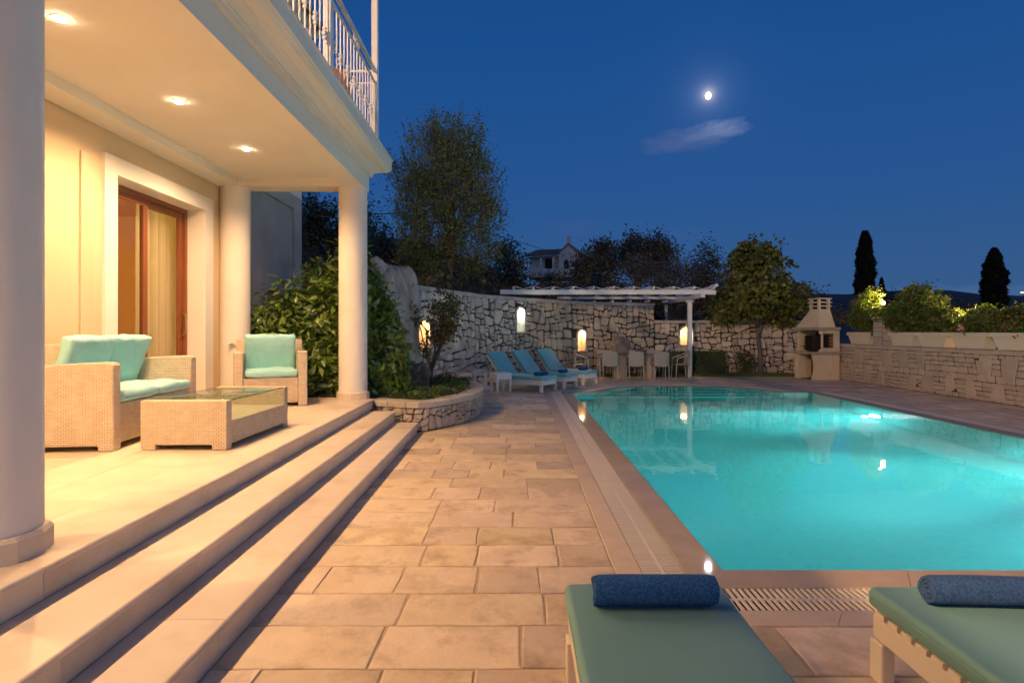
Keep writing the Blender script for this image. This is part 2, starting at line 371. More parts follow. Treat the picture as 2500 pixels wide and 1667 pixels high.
def lamp(name, kind, loc, energy, color, parent=None, **kw):
    d = bpy.data.lights.new(name, kind); d.energy = energy; d.color = color
    for k, v in kw.items(): setattr(d, k, v)
    o = bpy.data.objects.new(name, d); COL.objects.link(o); o.location = loc
    if parent: o.parent = parent
    return o
# ---- foliage
def rand_dirs(n):
    v = RNG.normal(size=(n, 3)); return v/np.linalg.norm(v, axis=1, keepdims=True)
def leaves(C, size, aspect=.5, outward=None, up=.3, fold=False, sizevar=.35):
    n = len(C); nr = rand_dirs(n)
    if outward is not None: nr = nr*.8+outward*.7
    nr[:, 2] += up; nr /= np.linalg.norm(nr, axis=1, keepdims=True)
    t = rand_dirs(n); a = np.cross(nr, t); a /= np.linalg.norm(a, axis=1, keepdims=True)+1e-9; b = np.cross(nr, a)
    s = size*(1+RNG.uniform(-sizevar, sizevar, n))[:, None]
    if fold:     # a folded, drooping leaf: six vertices
        p0 = C; p1 = C+a*s*.5+b*s*aspect*.5+nr*s*.06; p2 = C+a*s-nr*s*.12; p3 = C+a*s*.5-b*s*aspect*.5+nr*s*.06; pm = C+a*s*.5-nr*s*.04
        V = np.stack([p0, p1, p2, p3, pm], 1).reshape(-1, 3); i = np.arange(n)[:, None]*5
        Fc = np.concatenate([i+np.array([[0, 1, 4]]), i+np.array([[1, 2, 4]]), i+np.array([[2, 3, 4]]), i+np.array([[3, 0, 4]])], 1).reshape(-1, 3)
        return V, Fc
    V = np.stack([C-a*s*.5, C+b*s*aspect*.5, C+a*s*.5, C-b*s*aspect*.5], 1).reshape(-1, 3)
    Fc = np.arange(n)[:, None]*4+np.array([[0, 1, 2, 3]]); return V, Fc
def blob_points(n, ells, clump=.18, nclump=None, shell=.55):
    """points in clumps spread through a union of ellipsoids [(cx,cy,cz,rx,ry,rz)]"""
    vol = np.array([e[3]*e[4]*e[5] for e in ells])**.75; pr = vol/vol.sum()
    nc = nclump or max(12, n//45)
    which = RNG.choice(len(ells), nc, p=pr); E = np.array(ells)[which]
    d = rand_dirs(nc); r = RNG.uniform(shell**3, 1, nc)**(1/3.)
    cc = E[:, :3]+d*r[:, None]*E[:, 3:]
    k = RNG.integers(0, nc, n); g = RNG.normal(size=(n, 3))
    csz = clump*RNG.uniform(.6, 1.3, nc)
    return cc[k]+g*csz[k][:, None], d[k], cc
def foliage(name, m, parent, n, ells, size, clump=.18, aspect=.55, nclump=None, shell=.55, up=.3, fold=False, kind=None, zmin=None):
    C, out_, cc = blob_points(n, ells, clump, nclump, shell)
    if zmin is not None: C[:, 2] = np.maximum(C[:, 2], zmin+RNG.uniform(0, .05, len(C)))
    V, Fc = leaves(C, size, aspect, out_, up, fold)
    return link(name, npmesh(name, V, Fc, m), parent, kind=kind), cc
def limbs(mb, base, top, targets, r0, n=6):
    for t in targets:
        t = Vector(t); b = Vector(base).lerp(Vector(top), random.uniform(.35, 1.0))
        mid = b.lerp(t, .5)+Vector((random.uniform(-.1, .1), random.uniform(-.1, .1), random.uniform(.0, .15)))*(t-b).length*.5
        mb.tube([b, mid, t], 0, n=5, rs=[r0*.5, r0*.28, r0*.08])
def tree(name, label, cat, base, ells, m, n, size, clump=.25, trunk_h=1.5, r=.12, lean=(0, 0), aspect=.55, nclump=None, shell=.5, group=None, nl=14, up=.3):
    """ells are relative to the base"""
    root = thing(name, label, cat, base, 0, group)
    top = (lean[0], lean[1], trunk_h)
    fo, cc = foliage('crown', m, root, n, ells, size, clump, aspect, nclump, shell, up)
    mb = MB(); mb.tube([(0, 0, -.3), (lean[0]*.3+.02, lean[1]*.3, trunk_h*.35), (lean[0]*.7-.02, lean[1]*.7, trunk_h*.7), top], 0, n=9, rs=[r*1.25, r, r*.85, r*.7])
    mb.obj('trunk', m_bark, root, smooth=True)
    mb = MB(); idx = RNG.choice(len(cc), min(nl, len(cc)), replace=False); limbs(mb, (lean[0]*.7, lean[1]*.7, trunk_h*.7), top, [cc[i] for i in idx], r*.8)
    mb.obj('branch', m_bark, root, smooth=True)
    return root
# ================================================================== SETTING
HR = 0.0227
def hw(x, y, z=0): return (x*math.cos(HR)-y*math.sin(HR), x*math.sin(HR)+y*math.cos(HR), z)
def hthing(name, label, cat, x, y, z=0, rz=0, group=None, kind=None): return thing(name, label, cat, hw(x, y, z), HR+rz, group, kind)
# ---- pool outline
PX0, PX1, PY0, PY1 = 1.28, 7.08, 3.58, 13.95
AC, AR, AY = 4.2, 2.336, 13.164
def outline(d, na=28):
    R = AR+d; yl = PY1+d; h = math.sqrt(max(R*R-(yl-AY)**2, .01)); a = math.atan2(yl-AY, h)
    pts = [(PX0-d, PY0-d), (PX1+d, PY0-d), (PX1+d, yl)]
    for i in range(na+1):
        t = a+(math.pi-2*a)*i/na; pts.append((AC+R*math.cos(t), AY+R*math.sin(t)))
    pts.append((PX0-d, yl)); return pts
# ---- ground far below the hill terrace, reaching the horizon
mb = MB(); mb.add([(-1500, -600, -4), (1500, -600, -4), (1500, 2500, -4), (-1500, 2500, -4)], [(0, 1, 2, 3)]); mb.obj('ground', m_hill, kind='structure')
# ---- flagstones
def jit(a): return random.uniform(-a, a)
def flag_poly(x0, x1, y0, y1, g=.006, j=.007):
    pts = []
    cs = [(x0+g, y0+g), (x1-g, y0+g), (x1-g, y1-g), (x0+g, y1-g)]
    for i in range(4):
        a, b = cs[i], cs[(i+1) % 4]; ln = math.hypot(b[0]-a[0], b[1]-a[1]); k = 2 if ln < .4 else 3
        pts.append((a[0]+jit(j), a[1]+jit(j)))
        for q in range(1, k): t = q/k; pts.append((a[0]+(b[0]-a[0])*t+jit(j*.7), a[1]+(b[1]-a[1])*t+jit(j*.7)))
    return pts
def flag_mesh(pts, cx, cy, lift):
    n = len(pts); v = []
    for x, y in pts: v.append((x-cx, y-cy, -.022))
    for x, y in pts: v.append((x-cx, y-cy, -.003+lift))
    for x, y in pts: v.append(((x-cx)*.975, (y-cy)*.97, lift))
    f = []
    for i in range(n):
        j = (i+1) % n; f += [(i, j, n+j, n+i), (n+i, n+j, 2*n+j, 2*n+i)]
    f.append(tuple(range(2*n, 3*n)))
    me = bpy.data.meshes.new('paving_stone'); me.from_pydata(v, [], f); me.materials.append(m_pave); return me
def pave(root, x0f, x1f, ys, wmin=.30, wmax=.78, push=None, stuff=None, limit=300):
    """rows of flagstones; x0f/x1f give the row's ends"""
    cnt = 0; extra = MB()
    for k in range(len(ys)-1):
        y0, y1 = ys[k], ys[k+1]; yc = (y0+y1)/2; x = x0f(yc)+.0; xe = x1f(yc); first = True
        while x < xe-.05:
            w = random.uniform(wmin, wmax) if not first else random.uniform(.2, wmax); first = False
            if xe-(x+w) < .22: w = xe-x
            pts = flag_poly(x, x+w, y0, y1); 
            if push: pts = [push(*p) for p in pts]
            A = abs(sum(pts[i][0]*pts[(i+1) % len(pts)][1]-pts[(i+1) % len(pts)][0]*pts[i][1] for i in range(len(pts))))/2
            if A > .02:
                cx = sum(p[0] for p in pts)/len(pts); cy = sum(p[1] for p in pts)/len(pts); lift = random.uniform(-.0015, .0015)
                if cnt < limit:
                    link('paving_stone', flag_mesh(pts, cx, cy, lift), root, (cx, cy, 0), (jit(.002), jit(.002), 0))
                else:
                    me = flag_mesh(pts, 0, 0, lift); extra.add([v.co for v in me.vertices], [tuple(p.vertices) for p in me.polygons]); bpy.data.meshes.remove(me)
                cnt += 1
            x += w
    if extra.v: extra.obj('paving_stone', m_pave, root, kind='stuff', fix=False)
def wob(ys): return [y+(jit(.008) if 0 < i < len(ys)-1 else 0) for i, y in enumerate(ys)]
OUTER = .683
xL = PX0-OUTER; yF = PY0-OUTER; xR = PX1+OUTER
# near walkway between the steps and the pool
walk = thing('pavement', None, None, (0, 0, 0), kind='structure')
mb = MB(); mb.add([(-3.2, -2, -.0065), (xL, -2, -.0065), (xL, 14.29, -.0065), (-3.2, 14.29, -.0065)], [(0, 1, 2, 3)]); mb.obj('mortar', m_bed, walk, fix=False)
ys = [3.266+.3655*k for k in range(-4, 30)]+[14.285]; ys = wob(ys)
pave(walk, lambda y: -1.32-.0227*y if y < 8.4 else -1.5, lambda y: xL, ys[::1])
# strip in front of the pool, under the near loungers
fr = thing('pavement', None, None, (0, 0, 0), kind='structure')
mb = MB(); mb.add([(xL, -2, -.0065), (14, -2, -.0065), (14, yF, -.0065), (xL, yF, -.0065)], [(0, 1, 2, 3)]); mb.obj('mortar', m_bed, fr, fix=False)
ysf = [yF-.42*k for k in range(8, -1, -1)]
pave(fr, lambda y: xL, lambda y: 4.6, ysf, .4, .85)
# deck right of the pool
rt = thing('pavement', None, None, (0, 0, 0), kind='structure')
mb = MB(); mb.add([(xR, yF, -.0065), (10.05, yF, -.0065), (10.05, 18.2, -.0065), (xR, 18.2, -.0065)], [(0, 1, 2, 3)]); mb.obj('mortar', m_bed, rt, fix=False)
pave(rt, lambda y: xR, lambda y: 9.93, [5+.37*k for k in range(28)], .3, .9)
# deck behind the pool, cut to the round end
bk = thing('pavement', None, None, (0, 0, 0), kind='structure')
arc = outline(OUTER)[3:-1][::-1]
arc = [(xL, PY1+OUTER)]+arc+[(xR, PY1+OUTER)]
v = []; f = []
for i, (x, y) in enumerate(arc): v += [(x, y, -.0065), (x, 18.75, -.0065)]
for i in range(len(arc)-1): f.append((2*i, 2*i+2, 2*i+3, 2*i+1))
MB().add(v, f).add([(xR, 18.2, -.0065), (10.05, 18.2, -.0065), (10.05, 18.75, -.0065), (xR, 18.75, -.0065)], [(0, 1, 2, 3)]).add([(-3.2, 14.291, -.0065), (xL, 14.291, -.0065), (xL, 18.75, -.0065), (-3.2, 18.75, -.0065)], [(0, 1, 2, 3)]).obj('mortar', m_bed, bk, fix=False)
def pushout(x, y):
    R = AR+OUTER+.01
    if y < PY1+OUTER+.01 and xL < x < xR: y = PY1+OUTER+.01 if abs(x-AC) > math.sqrt(R*R-(PY1+OUTER-AY)**2) else y
    d = math.hypot(x-AC, y-AY)
    if d < R and y > AY: k = R/max(d, .01); x = AC+(x-AC)*k; y = AY+(y-AY)*k
    return x, y
yb = [14.29+.37*k for k in range(13)]
def bx0(y): return -1.0-max(0, (y-15))*-.35 if y < 17 else -.3+(y-17)*.9
pave(bk, bx0, lambda y: xR if y < 15.4 else 9.93, yb, .3, .9, push=pushout, limit=290)

# ---- swimming pool
pool = thing('swimming_pool', None, None, (AC, 9, 0), kind='structure')
SH = (AC, 9, 0)
prof = [(16.2, -.22), (15.1, -.22), (15.1, -.45), (14.75, -.45), (14.75, -.68), (14.4, -.68), (14.4, -.92), (14.05, -.92), (14.05, -1.2), (12.2, -1.5), (9.5, -1.85), (7, -1.85), (PY0, -1.3)]
mb = MB(); v = []; f = []
for y, z in prof: v += [(PX0-.02, y, z), (PX1+.02, y, z)]
for i in range(len(prof)-1): f.append((2*i, 2*i+1, 2*i+3, 2*i+2))
mb.add(v, f)
mb.obj('pool_floor', m_pool, pool, shift=SH, fix=False)
o0 = outline(0, 40); v = []; f = []; n = len(o0)
for x, y in o0: v += [(x, y, -.004), (x, y, -2.1)]
for i in range(n): j = (i+1) % n; f.append((2*i, 2*j, 2*j+1, 2*i+1))
MB().add(v, f).obj('pool_wall', m_pool, pool, shift=SH, fix=False)
for (y, z) in ((15.1, -.22), (14.75, -.45), (14.4, -.68), (14.05, -.92)):
    h = math.sqrt(AR**2-(y-AY)**2); MB().box(AC-h+.03, AC+h-.03, y-.004, y+.045, z-.03, z+.004).obj('step_edge', mat('step_edge_tile', (.45, .75, .72), rough=.4), pool, shift=SH)
ow = outline(.012, 40)
water = MB().add([(x, y, -.005) for x, y in ow]+[(x, y, -2.3) for x, y in ow], [tuple(range(n)), tuple(range(n, 2*n))[::-1]]+[(i, n+i, n+(i+1) % n, (i+1) % n) for i in range(n)])
m_water = glassm('pool_water', (.93, .99, .99), 1.333, 0.0, bump=.10, bscale=2.2, stretch=(1, 1, 1))
wt = m_water.node_tree; pv = wt.nodes.new('ShaderNodeVolumePrincipled'); pv.inputs['Color'].default_value = (.35, .92, 1, 1); pv.inputs['Density'].default_value = .11
pv.inputs['Absorption Color'].default_value = (.02, .90, .90, 1); pv.inputs['Anisotropy'].default_value = .2
wt.links.new(pv.outputs[0], [q for q in wt.nodes if q.type == 'OUTPUT_MATERIAL'][0].inputs['Volume'])
wo = water.obj('water', m_water, kind='structure')
# kerb, edging slabs, drain grating round the pool
def subdiv(pts, step, close=True):
    r = []; n = len(pts)
    for i in range(n):
        a = Vector(pts[i]); b = Vector(pts[(i+1) % n]); k = max(1, round((b-a).length/step))
        for q in range(k): r.append((i, q/k, (q+1)/k))
    return r
def band(d0, d1, z0, z1, name, m, step, bev, gap=.0018):
    A = outline(d0); B = outline(d1); n = len(A)
    for i, t0, t1 in subdiv(A, step):
        a0 = Vector(A[i]); a1 = Vector(A[(i+1) % n]); b0 = Vector(B[i]); b1 = Vector(B[(i+1) % n])
        p0, p1, q1, q0 = a0.lerp(a1, t0), a0.lerp(a1, t1), b0.lerp(b1, t1), b0.lerp(b1, t0)
        c = (p0+p1+q0+q1)/4
        d = (p1-p0).normalized()*gap
        p0, q0, p1, q1 = p0+d, q0+d, p1-d, q1-d
        def T(u, k): return (u.x+(c.x-u.x)*k-c.x, u.y+(c.y-u.y)*k-c.y)
        w = (q0-p0).length
        def across(u, v_, t): r = u.lerp(v_, t); return (r.x-c.x, r.y-c.y)
        e = bev/w; vs = []
        for (u, w_) in ((p0, q0), (p1, q1)):
            for t, z in ((0, z0), (0, z1-bev*.8), (e*.35, z1-bev*.25), (e, z1), (1-e, z1), (1-e*.3, z1-bev*.3), (1, z1-bev), (1, z0)):
                x, y = across(u, w_, t); vs.append((x, y, z))
        fs = [(k, k+1, k+9, k+8) for k in range(7)]+[tuple(range(8))[::-1], tuple(range(8, 16))]
        o = MB().add(vs, fs).obj(name, m, pool, (c.x-SH[0], c.y-SH[1], 0))
band(0.0, .252, -.10, .001, 'kerb_stone', m_kerb, 1.15, .012)
band(.52, OUTER, -.08, .001, 'edging_slab', m_band, .95, .006)
A = outline(.254, 28); B = outline(.518, 28); n = len(A); v = []; f = []
for (x, y), (x2, y2) in zip(A, B): v += [(x, y, -.07), (x2, y2, -.07)]
for i in range(n): j = (i+1) % n; f.append((2*i, 2*j, 2*j+1, 2*i+1))
MB().add(v, f).obj('drain_channel', m_dark, pool, shift=SH, fix=False)
def slat_mesh():
    mb = MB(); mb.box(-.130, -.011, -.0105, .0105, -.012, .0, .003); mb.box(.011, .130, -.0105, .0105, -.012, .0, .003); mb.box(-.011, .011, -.019, .019, -.011, -.0015)
    return mb.mesh('slat', m_slat)
SL = slat_mesh()
def grate(label_, base, n_ind, n_all, step, ang):
    r = thing('drain_grate', None, None, base, kind='structure'); r.rotation_euler = (0, 0, ang)
    for i in range(n_ind): link('slat', SL, r, (0, step*i, 0), (0, 0, jit(.004)))
    if n_all > n_ind:
        mb = MB(); vs = [v.co for v in SL.vertices]; fs = [tuple(p.vertices) for p in SL.polygons]
        for i in range(n_ind, n_all): mb.add([(v.x, v.y+step*i, v.z) for v in vs], fs)
        mb.obj('slat', m_slat, r, kind='stuff', fix=False)
    return r
grate('', (PX0-.386, PY0-.25, -.001), 230, 301, .0362, 0)
grate('', (PX0-.25, PY0-.386, -.001), 110, 180, .0362, -math.pi/2)
grate('', (PX1+.386, PY0-.25, -.001), 0, 301, .0362, 0)
g4 = thing('drain_grate', None, None, (AC, AY, 0), kind='structure'); mb = MB()
Am = outline(.386, 28)[2:]; 
for i in range(len(Am)-1):
    a = Vector(Am[i]); b = Vector(Am[i+1]); d = (b-a); k = max(1, round(d.length/.0362)); an = math.atan2(d.y, d.x)-math.pi/2
    ca, sa = math.cos(an), math.sin(an)
    for q in range(k):
        p = a.lerp(b, (q+.5)/k); mb.add([(p.x+v.co.x*ca-v.co.y*sa-AC, p.y+v.co.x*sa+v.co.y*ca-AY, v.co.z-.001) for v in SL.vertices], [tuple(p_.vertices) for p_ in SL.polygons])
mb.obj('slat', m_slat, g4, kind='stuff', fix=False)
# underwater lamps in the right-hand wall
for ly in (11.3, 7.35, 4.6):
    MB().lathe([(.20, 0), (.20, .012), (.175, .02), (.175, .012)], 20).obj('lamp_ring', m_white, pool, (PX1-.004-SH[0], ly-SH[1], -1.28), (0, -math.pi/2, 0))
    lo = MB().lathe([(.17, 0), (.16, .03), (.001, .034)], 20).obj('underwater_lamp', m_poolb, pool, (PX1-.006-SH[0], ly-SH[1], -1.28), (0, -math.pi/2, 0))
    l_ = lamp('pool_light', 'SPOT', (PX1-.06-SH[0], ly-SH[1], -1.28), P_POOL, (.86, .97, 1.0), pool, spot_size=math.radians(165), spot_blend=.6, shadow_soft_size=.06)
    l_.rotation_euler = (0, math.radians(82), 0)
    lamp('pool_light', 'POINT', (PX1-.22-SH[0], ly-SH[1], -1.35), P_POOL*.5, (.86, .97, 1.0), pool, shadow_soft_size=.05)
    l_ = lamp('pool_light', 'SPOT', (PX1-.10-SH[0], ly-SH[1], -1.28), P_POOL*13, (.9, .97, 1.0), pool, spot_size=math.radians(78), spot_blend=1.0, shadow_soft_size=.08); l_.rotation_euler = (0, math.radians(68), 0)

# ---- terrace and steps of the house
ZT = .465; NX = (-2.03, -1.655, -1.30); ZS = (ZT, .31, .155); YE = (8.78, 8.52, 8.42)
terr = hthing('terrace', None, None, -3.2, 4, 0, kind='structure'); TS = (-3.2, 4, 0)
MB().box(-4.6, -2.46, -3, 8.95, -.2, ZT-.012).obj('mortar', m_bed, terr, shift=TS)
def slab(root, x0, x1, y0, y1, z, sh, name='floor_tile', m=None, th=.03, gap=.0015):
    cx, cy = (x0+x1)/2, (y0+y1)/2; hx, hy = (x1-x0)/2-gap, (y1-y0)/2-gap
    MB().box(-hx, hx, -hy, hy, -th, 0, .0015).obj(name, m or m_slab, root, (cx-sh[0], cy-sh[1], z+jit(.0004)-sh[2]))
xs = [-4.34, -3.88, -3.42, -2.96, -2.50]
for i in range(4):
    y = -3+random.uniform(0, .5)
    while y < 8.95:
        y1 = min(y+.92, 8.95)
        if y1-y > .1: slab(terr, xs[i], xs[i+1], y, y1, ZT, TS)
        y = y1
steps = hthing('steps', None, None, -1.9, 4, 0, kind='structure'); SS = (-1.9, 4, 0)
def tread_mesh(L, depth):
    r = .018; prof = [(-depth, -.036), (-depth, 0), (-r, 0)]
    for k in range(1, 7): a = math.pi/2-math.pi*k/6; prof.append((-r+r*math.cos(a), -r+r*math.sin(a)))
    return prof
for k, (nx, z, ye) in enumerate(zip(NX, ZS, YE)):
    back = -2.50 if k == 0 else NX[k-1]-.02
    y = -2.6+k*.37
    bz = ZS[k+1] if k < 2 else -.02
    MB().box(-2.55 if k else -2.46, nx-.05, -3, ye-.03, -.2, z-.037).obj('mortar', m_bed, steps, shift=SS)
    cuts = [y]
    while cuts[-1] < ye: cuts.append(cuts[-1]+random.choice((1.15, 1.45, .8, 1.3)))
    cuts[-1] = ye
    if cuts[-1]-cuts[-2] < .25: cuts.pop(-2)
    for y0, y1 in zip(cuts, cuts[1:]):
        pr = tread_mesh(0, nx-back)
        o = MB().prism(pr, 1, -(y1-y0)/2+.0015, (y1-y0)/2-.0015).obj('tread', m_step, steps, (nx-SS[0], (y0+y1)/2-SS[1], z+jit(.0005)-SS[2])); autosmooth(o, 40)
    cuts = [y+.5]
    cuts = [-3.0]+cuts
    while cuts[-1] < ye: cuts.append(cuts[-1]+random.uniform(.9, 1.5))
    cuts[-1] = ye-.01
    for y0, y1 in zip(cuts, cuts[1:]):
        MB().box(-.03, 0, -(y1-y0)/2+.0015, (y1-y0)/2-.0015, bz-z+.002, -.037).obj('riser', m_step, steps, (nx-.022-SS[0], (y0+y1)/2-SS[1], z-SS[2]))

# ================================================================== VILLA
villa = hthing('villa', 'cream villa with columned terrace, moulded cornice and upper balcony, left of the pool', 'house', -4.5, 5, 0); VS = (-4.5, 5, 0)
WX = -4.34; DY0, DY1, DZ = 6.40, 8.235, 3.225
def vo(mb, name, m, parent=villa, smooth=False, uv=False): return mb.obj(name, m, parent, shift=VS, smooth=smooth, uv=uv) if parent is villa else mb.obj(name, m, parent, smooth=smooth, uv=uv)
w = MB()
w.box(WX-.35, WX, -3, DY0, 0, 3.8); w.box(WX-.35, WX, DY1, 9.0, 0, 3.8); w.box(WX-.35, WX, DY0, DY1, DZ, 3.8)
vo(w, 'wall', m_yellow)
w = MB(); w.box(WX-.35, WX-.05, 9.0, 11.75, 0, 4.0); w.box(WX-.35, WX, 11.75, 12.15, 0, 4.27); w.box(WX-.35, WX, 9.0, 11.75, 4.0, 4.27); w.box(-9, WX-.35, 11.9, 12.15, 0, 8)
vo(w, 'wing_wall', m_grey)
vo(MB().box(WX-.35, WX, -3, 12.15, 4.272, 7.75), 'upper_wall', m_white)
# wide door surround and reveal
sx = .035; w = MB()
w.box(WX, WX+sx, 6.20, 6.40, ZT, 3.42); w.box(WX, WX+sx, 8.235, 8.455, ZT, 3.42); w.box(WX, WX+sx, 6.40, 8.235, 3.225, 3.42)
vo(w, 'door_surround', m_white)
w = MB(); w.box(WX-.34, WX+.001, 6.385, 6.402, ZT, 3.225); w.box(WX-.34, WX+.001, 8.233, 8.25, ZT, 3.225); w.box(WX-.34, WX+.001, 6.402, 8.233, 3.223, 3.24)
vo(w, 'reveal', m_white)
vo(MB().box(WX, WX+.022, 5.88, 6.05, ZT, 3.34, .008), 'pilaster', m_yellow)
vo(MB().box(WX, WX+.012, -3, 9.0, ZT, ZT+.08), 'skirting', m_slab)
# ceiling, beams
vo(MB().box(WX-.1, -2.18, -3, 9.0, 3.79, 4.2), 'ceiling', m_white)
vo(MB().box(-2.48, -2.165, -3, 9.0, 3.68, 3.92), 'beam', m_white)
vo(MB().box(WX, -4.03, -3, 8.62, 3.68, 3.82), 'beam', m_white)
vo(MB().box(WX, -2.482, 8.62, 8.998, 3.68, 3.82), 'beam', m_white)
# cornice: profile swept along the front and round the far corner
prof = [(0, 3.92), (.045, 3.92), (.045, 3.955), (.06, 3.965), (.06, 3.985), (.10, 4.0), (.125, 4.02), (.14, 4.022), (.15, 4.035), (.235, 4.045), (.265, 4.075), (.275, 4.075), (.285, 4.095), (.298, 4.10), (.298, 4.245), (.315, 4.255), (.315, 4.275), (.0, 4.278)]
v = []; f = []; npf = len(prof)
for (p, z) in prof: v += [(-2.165+p, -3, z)]
for (p, z) in prof: v += [(-2.165+p, 9.0+p, z)]
for (p, z) in prof: v += [(WX, 9.0+p, z)]
for r_ in range(2):
    for i in range(npf-1): f.append((r_*npf+i, r_*npf+i+1, (r_+1)*npf+i+1, (r_+1)*npf+i))
o = vo(MB().add(v, f), 'cornice', m_white); autosmooth(o, 25)
vo(MB().box(WX, -2.17, -3, 8.99, 4.2, 4.268), 'balcony_floor', m_grey)
# columns with plinths
for i, (cx, cy, r) in enumerate(((-2.41, 2.68, .215), (-2.36, 8.80, .212), (-4.15, 8.80, .212))):
    c = MB().lathe([(r, ZT), (r, 3.69)], 48, (cx, cy, 0)); o = vo(c, 'column', m_col); autosmooth(o, 40)
    pl = link('plinth', MB().lathe([(r+.035, 0), (r+.035, .095), (r+.022, .112), (r+.001, .114)], 12, a0=.13).mesh('plinth', m_step), o, (cx-VS[0], cy-VS[1], ZT-VS[2]))
# eaves with tiles above the balcony
vo(MB().box(-6, -4.02, 4.5, 12.25, 7.75, 7.86), 'eave', m_white)
tb = MB().lathe([(.07, 0), (.07, .5)], 10)
for k in range(36):
    y = 4.6+k*.214
    o = MB().lathe([(.085, -.3), (.085, .12)], 9).obj('roof_tile', m_tile, villa, (-4.02-VS[0], y-VS[1], 7.91-VS[2]), (0, math.pi/2+.25, 0))
# room behind the door
r_ = MB(); X0, X1, Y0, Y1, Z0, Z1 = -9.0, WX-.352, 5.2, 10.6, ZT-.01, 3.6
r_.add([(X0, Y0, Z0), (X1, Y0, Z0), (X1, Y1, Z0), (X0, Y1, Z0), (X0, Y0, Z1), (X1, Y0, Z1), (X1, Y1, Z1), (X0, Y1, Z1)], [(0, 1, 2, 3), (4, 5, 6, 7), (0, 1, 5, 4), (2, 3, 7, 6), (3, 0, 4, 7)])
vo(r_, 'room_wall', m_room)
lamp('room_light', 'POINT', (-6.4+4.5, 7.4-5, 3.2), P_ROOM, (1, .62, .28), villa, shadow_soft_size=.12)
idr = vo(MB().box(-8.99, -8.93, 8.0, 9.1, ZT, 2.6, .01), 'interior_door', m_wood)
vo(MB().box(-8.935, -8.92, 8.14, 8.96, ZT+.15, 2.46), 'interior_pane', m_curt2)
# sliding door
sl = link('sliding_door', None, villa, (-4.56-VS[0], 0-VS[1], 0)); sl.empty_display_size = .1
FX = 0.0
fb = MB(); fb.box(-.09, .0, 6.402, 6.45, ZT, 3.22); fb.box(-.09, 0, 8.185, 8.233, ZT, 3.22); fb.box(-.09, 0, 6.45, 8.185, 3.165, 3.22); fb.box(-.09, 0, 6.45, 8.185, ZT, ZT+.04)
fb.obj('outer_frame', m_wood, sl)
def sash(y0, y1, x):
    s_ = MB(); w_ = .085; z0, z1 = ZT+.04, 3.163
    s_.box(x-.035, x, y0, y0+w_, z0, z1); s_.box(x-.035, x, y1-w_, y1, z0, z1); s_.box(x-.035, x, y0+w_, y1-w_, z1-w_, z1); s_.box(x-.035, x, y0+w_, y1-w_, z0, z0+w_)
    o = s_.obj('sash', m_wood, sl)
    g_ = MB().add([(x-.018, y0+w_, z0+w_), (x-.018, y1-w_, z0+w_), (x-.018, y1-w_, z1-w_), (x-.018, y0+w_, z1-w_)], [(0, 1, 2, 3)]).obj('glass', m_glass, sl)
sash(6.45, 7.34, -.005); sash(7.30, 8.185, -.046)
h_ = MB(); h_.tube([(-.02, 8.15, 1.45), (.02, 8.15, 1.46), (.025, 8.15, 1.6), (.02, 8.15, 1.74), (-.02, 8.15, 1.75)], .011, 8); h_.box(-.046, -.04, 8.13, 8.17, 1.40, 1.80); h_.obj('handle', mat('brass', (.55, .40, .18), rough=.3, metallic=1), sl)
def curtain(name, label, x, y0, y1, m, waves):
    n_ = 90; v = []; f = []
    for i in range(n_+1):
        t = i/n_; y = y0+(y1-y0)*t; x_ = x+.045*math.sin(t*waves*6.283)+.015*math.sin(t*waves*13+1)
        v += [(x_+.02*math.sin(t*9), y, ZT+.03), (x_, y, 3.3)]
    for i in range(n_): f.append((2*i, 2*i+2, 2*i+3, 2*i+1))
    b = (x, (y0+y1)/2, ZT)
    o = MB().add([(a-b[0], c-b[1], d-b[2]) for a, c, d in v], f).obj(name, m, None, hw(*b), (0, 0, HR), smooth=True, fix=False)
    tag(o, label, 'curtain'); return o
curtain('curtain', 'beige sheer curtain behind the right pane of the sliding door', -4.80, 7.45, 8.7, m_curt, 7)
curtain('curtain', 'dark grey gathered curtain behind the left pane of the sliding door', -4.95, 6.85, 7.35, m_curt2, 5)
# balcony railing
rail = link('railing', None, villa, (-2.055-VS[0], 0-VS[1], 4.27-VS[2])); rail.empty_display_size = .1
POSTS = (3.7, 6.60, 8.93)
mb = MB()
for y in POSTS: MB().box(-.047, .047, y-.047, y+.047, 0, 3.4, .006).obj('post', m_wpaint, rail)
MB().box(-.03, .03, -3, 8.88, 1.255, 1.295, .008).obj('top_rail', m_wpaint, rail)
MB().box(-.018, .018, -3, 8.88, 1.085, 1.105).obj('lower_rail', m_wpaint, rail)
MB().box(-.018, .018, -3, 8.88, .06, .08).obj('bottom_rail', m_wpaint, rail)
def baluster(knot):
    b_ = MB()
    # square bar with a twist
    k0 = len(b_.v); nseg = 26
    for i in range(nseg+1):
        z = .08+1.005*i/nseg; tw = 0
        if not knot: tw = math.pi*2.5*min(max((i-5)/16, 0), 1)
        for q in range(4):
            a = tw+q*math.pi/2+math.pi/4; b_.v.append((.011*math.cos(a), .011*math.sin(a), z))
    for i in range(nseg):
        for q in range(4): b_.f.append((k0+i*4+q, k0+i*4+(q+1) % 4, k0+(i+1)*4+(q+1) % 4, k0+(i+1)*4+q))
    if knot:
        for z, r in ((.53, .027), (.585, .036), (.64, .027)): b_.lathe([(.008, z-r*.9), (r*.75, z-r*.6), (r, z), (r*.75, z+r*.6), (.008, z+r*.9)], 10)
    return b_.mesh('baluster', m_wpaint)
BA, BB = baluster(False), baluster(True)
k = 0; y = 8.79
while y > .6:
    if abs(y-6.60) > .07 and abs(y-3.7) > .07: link('baluster', BB if k % 2 else BA, rail, (0, y, 0)); 
    k += 1; y -= .155
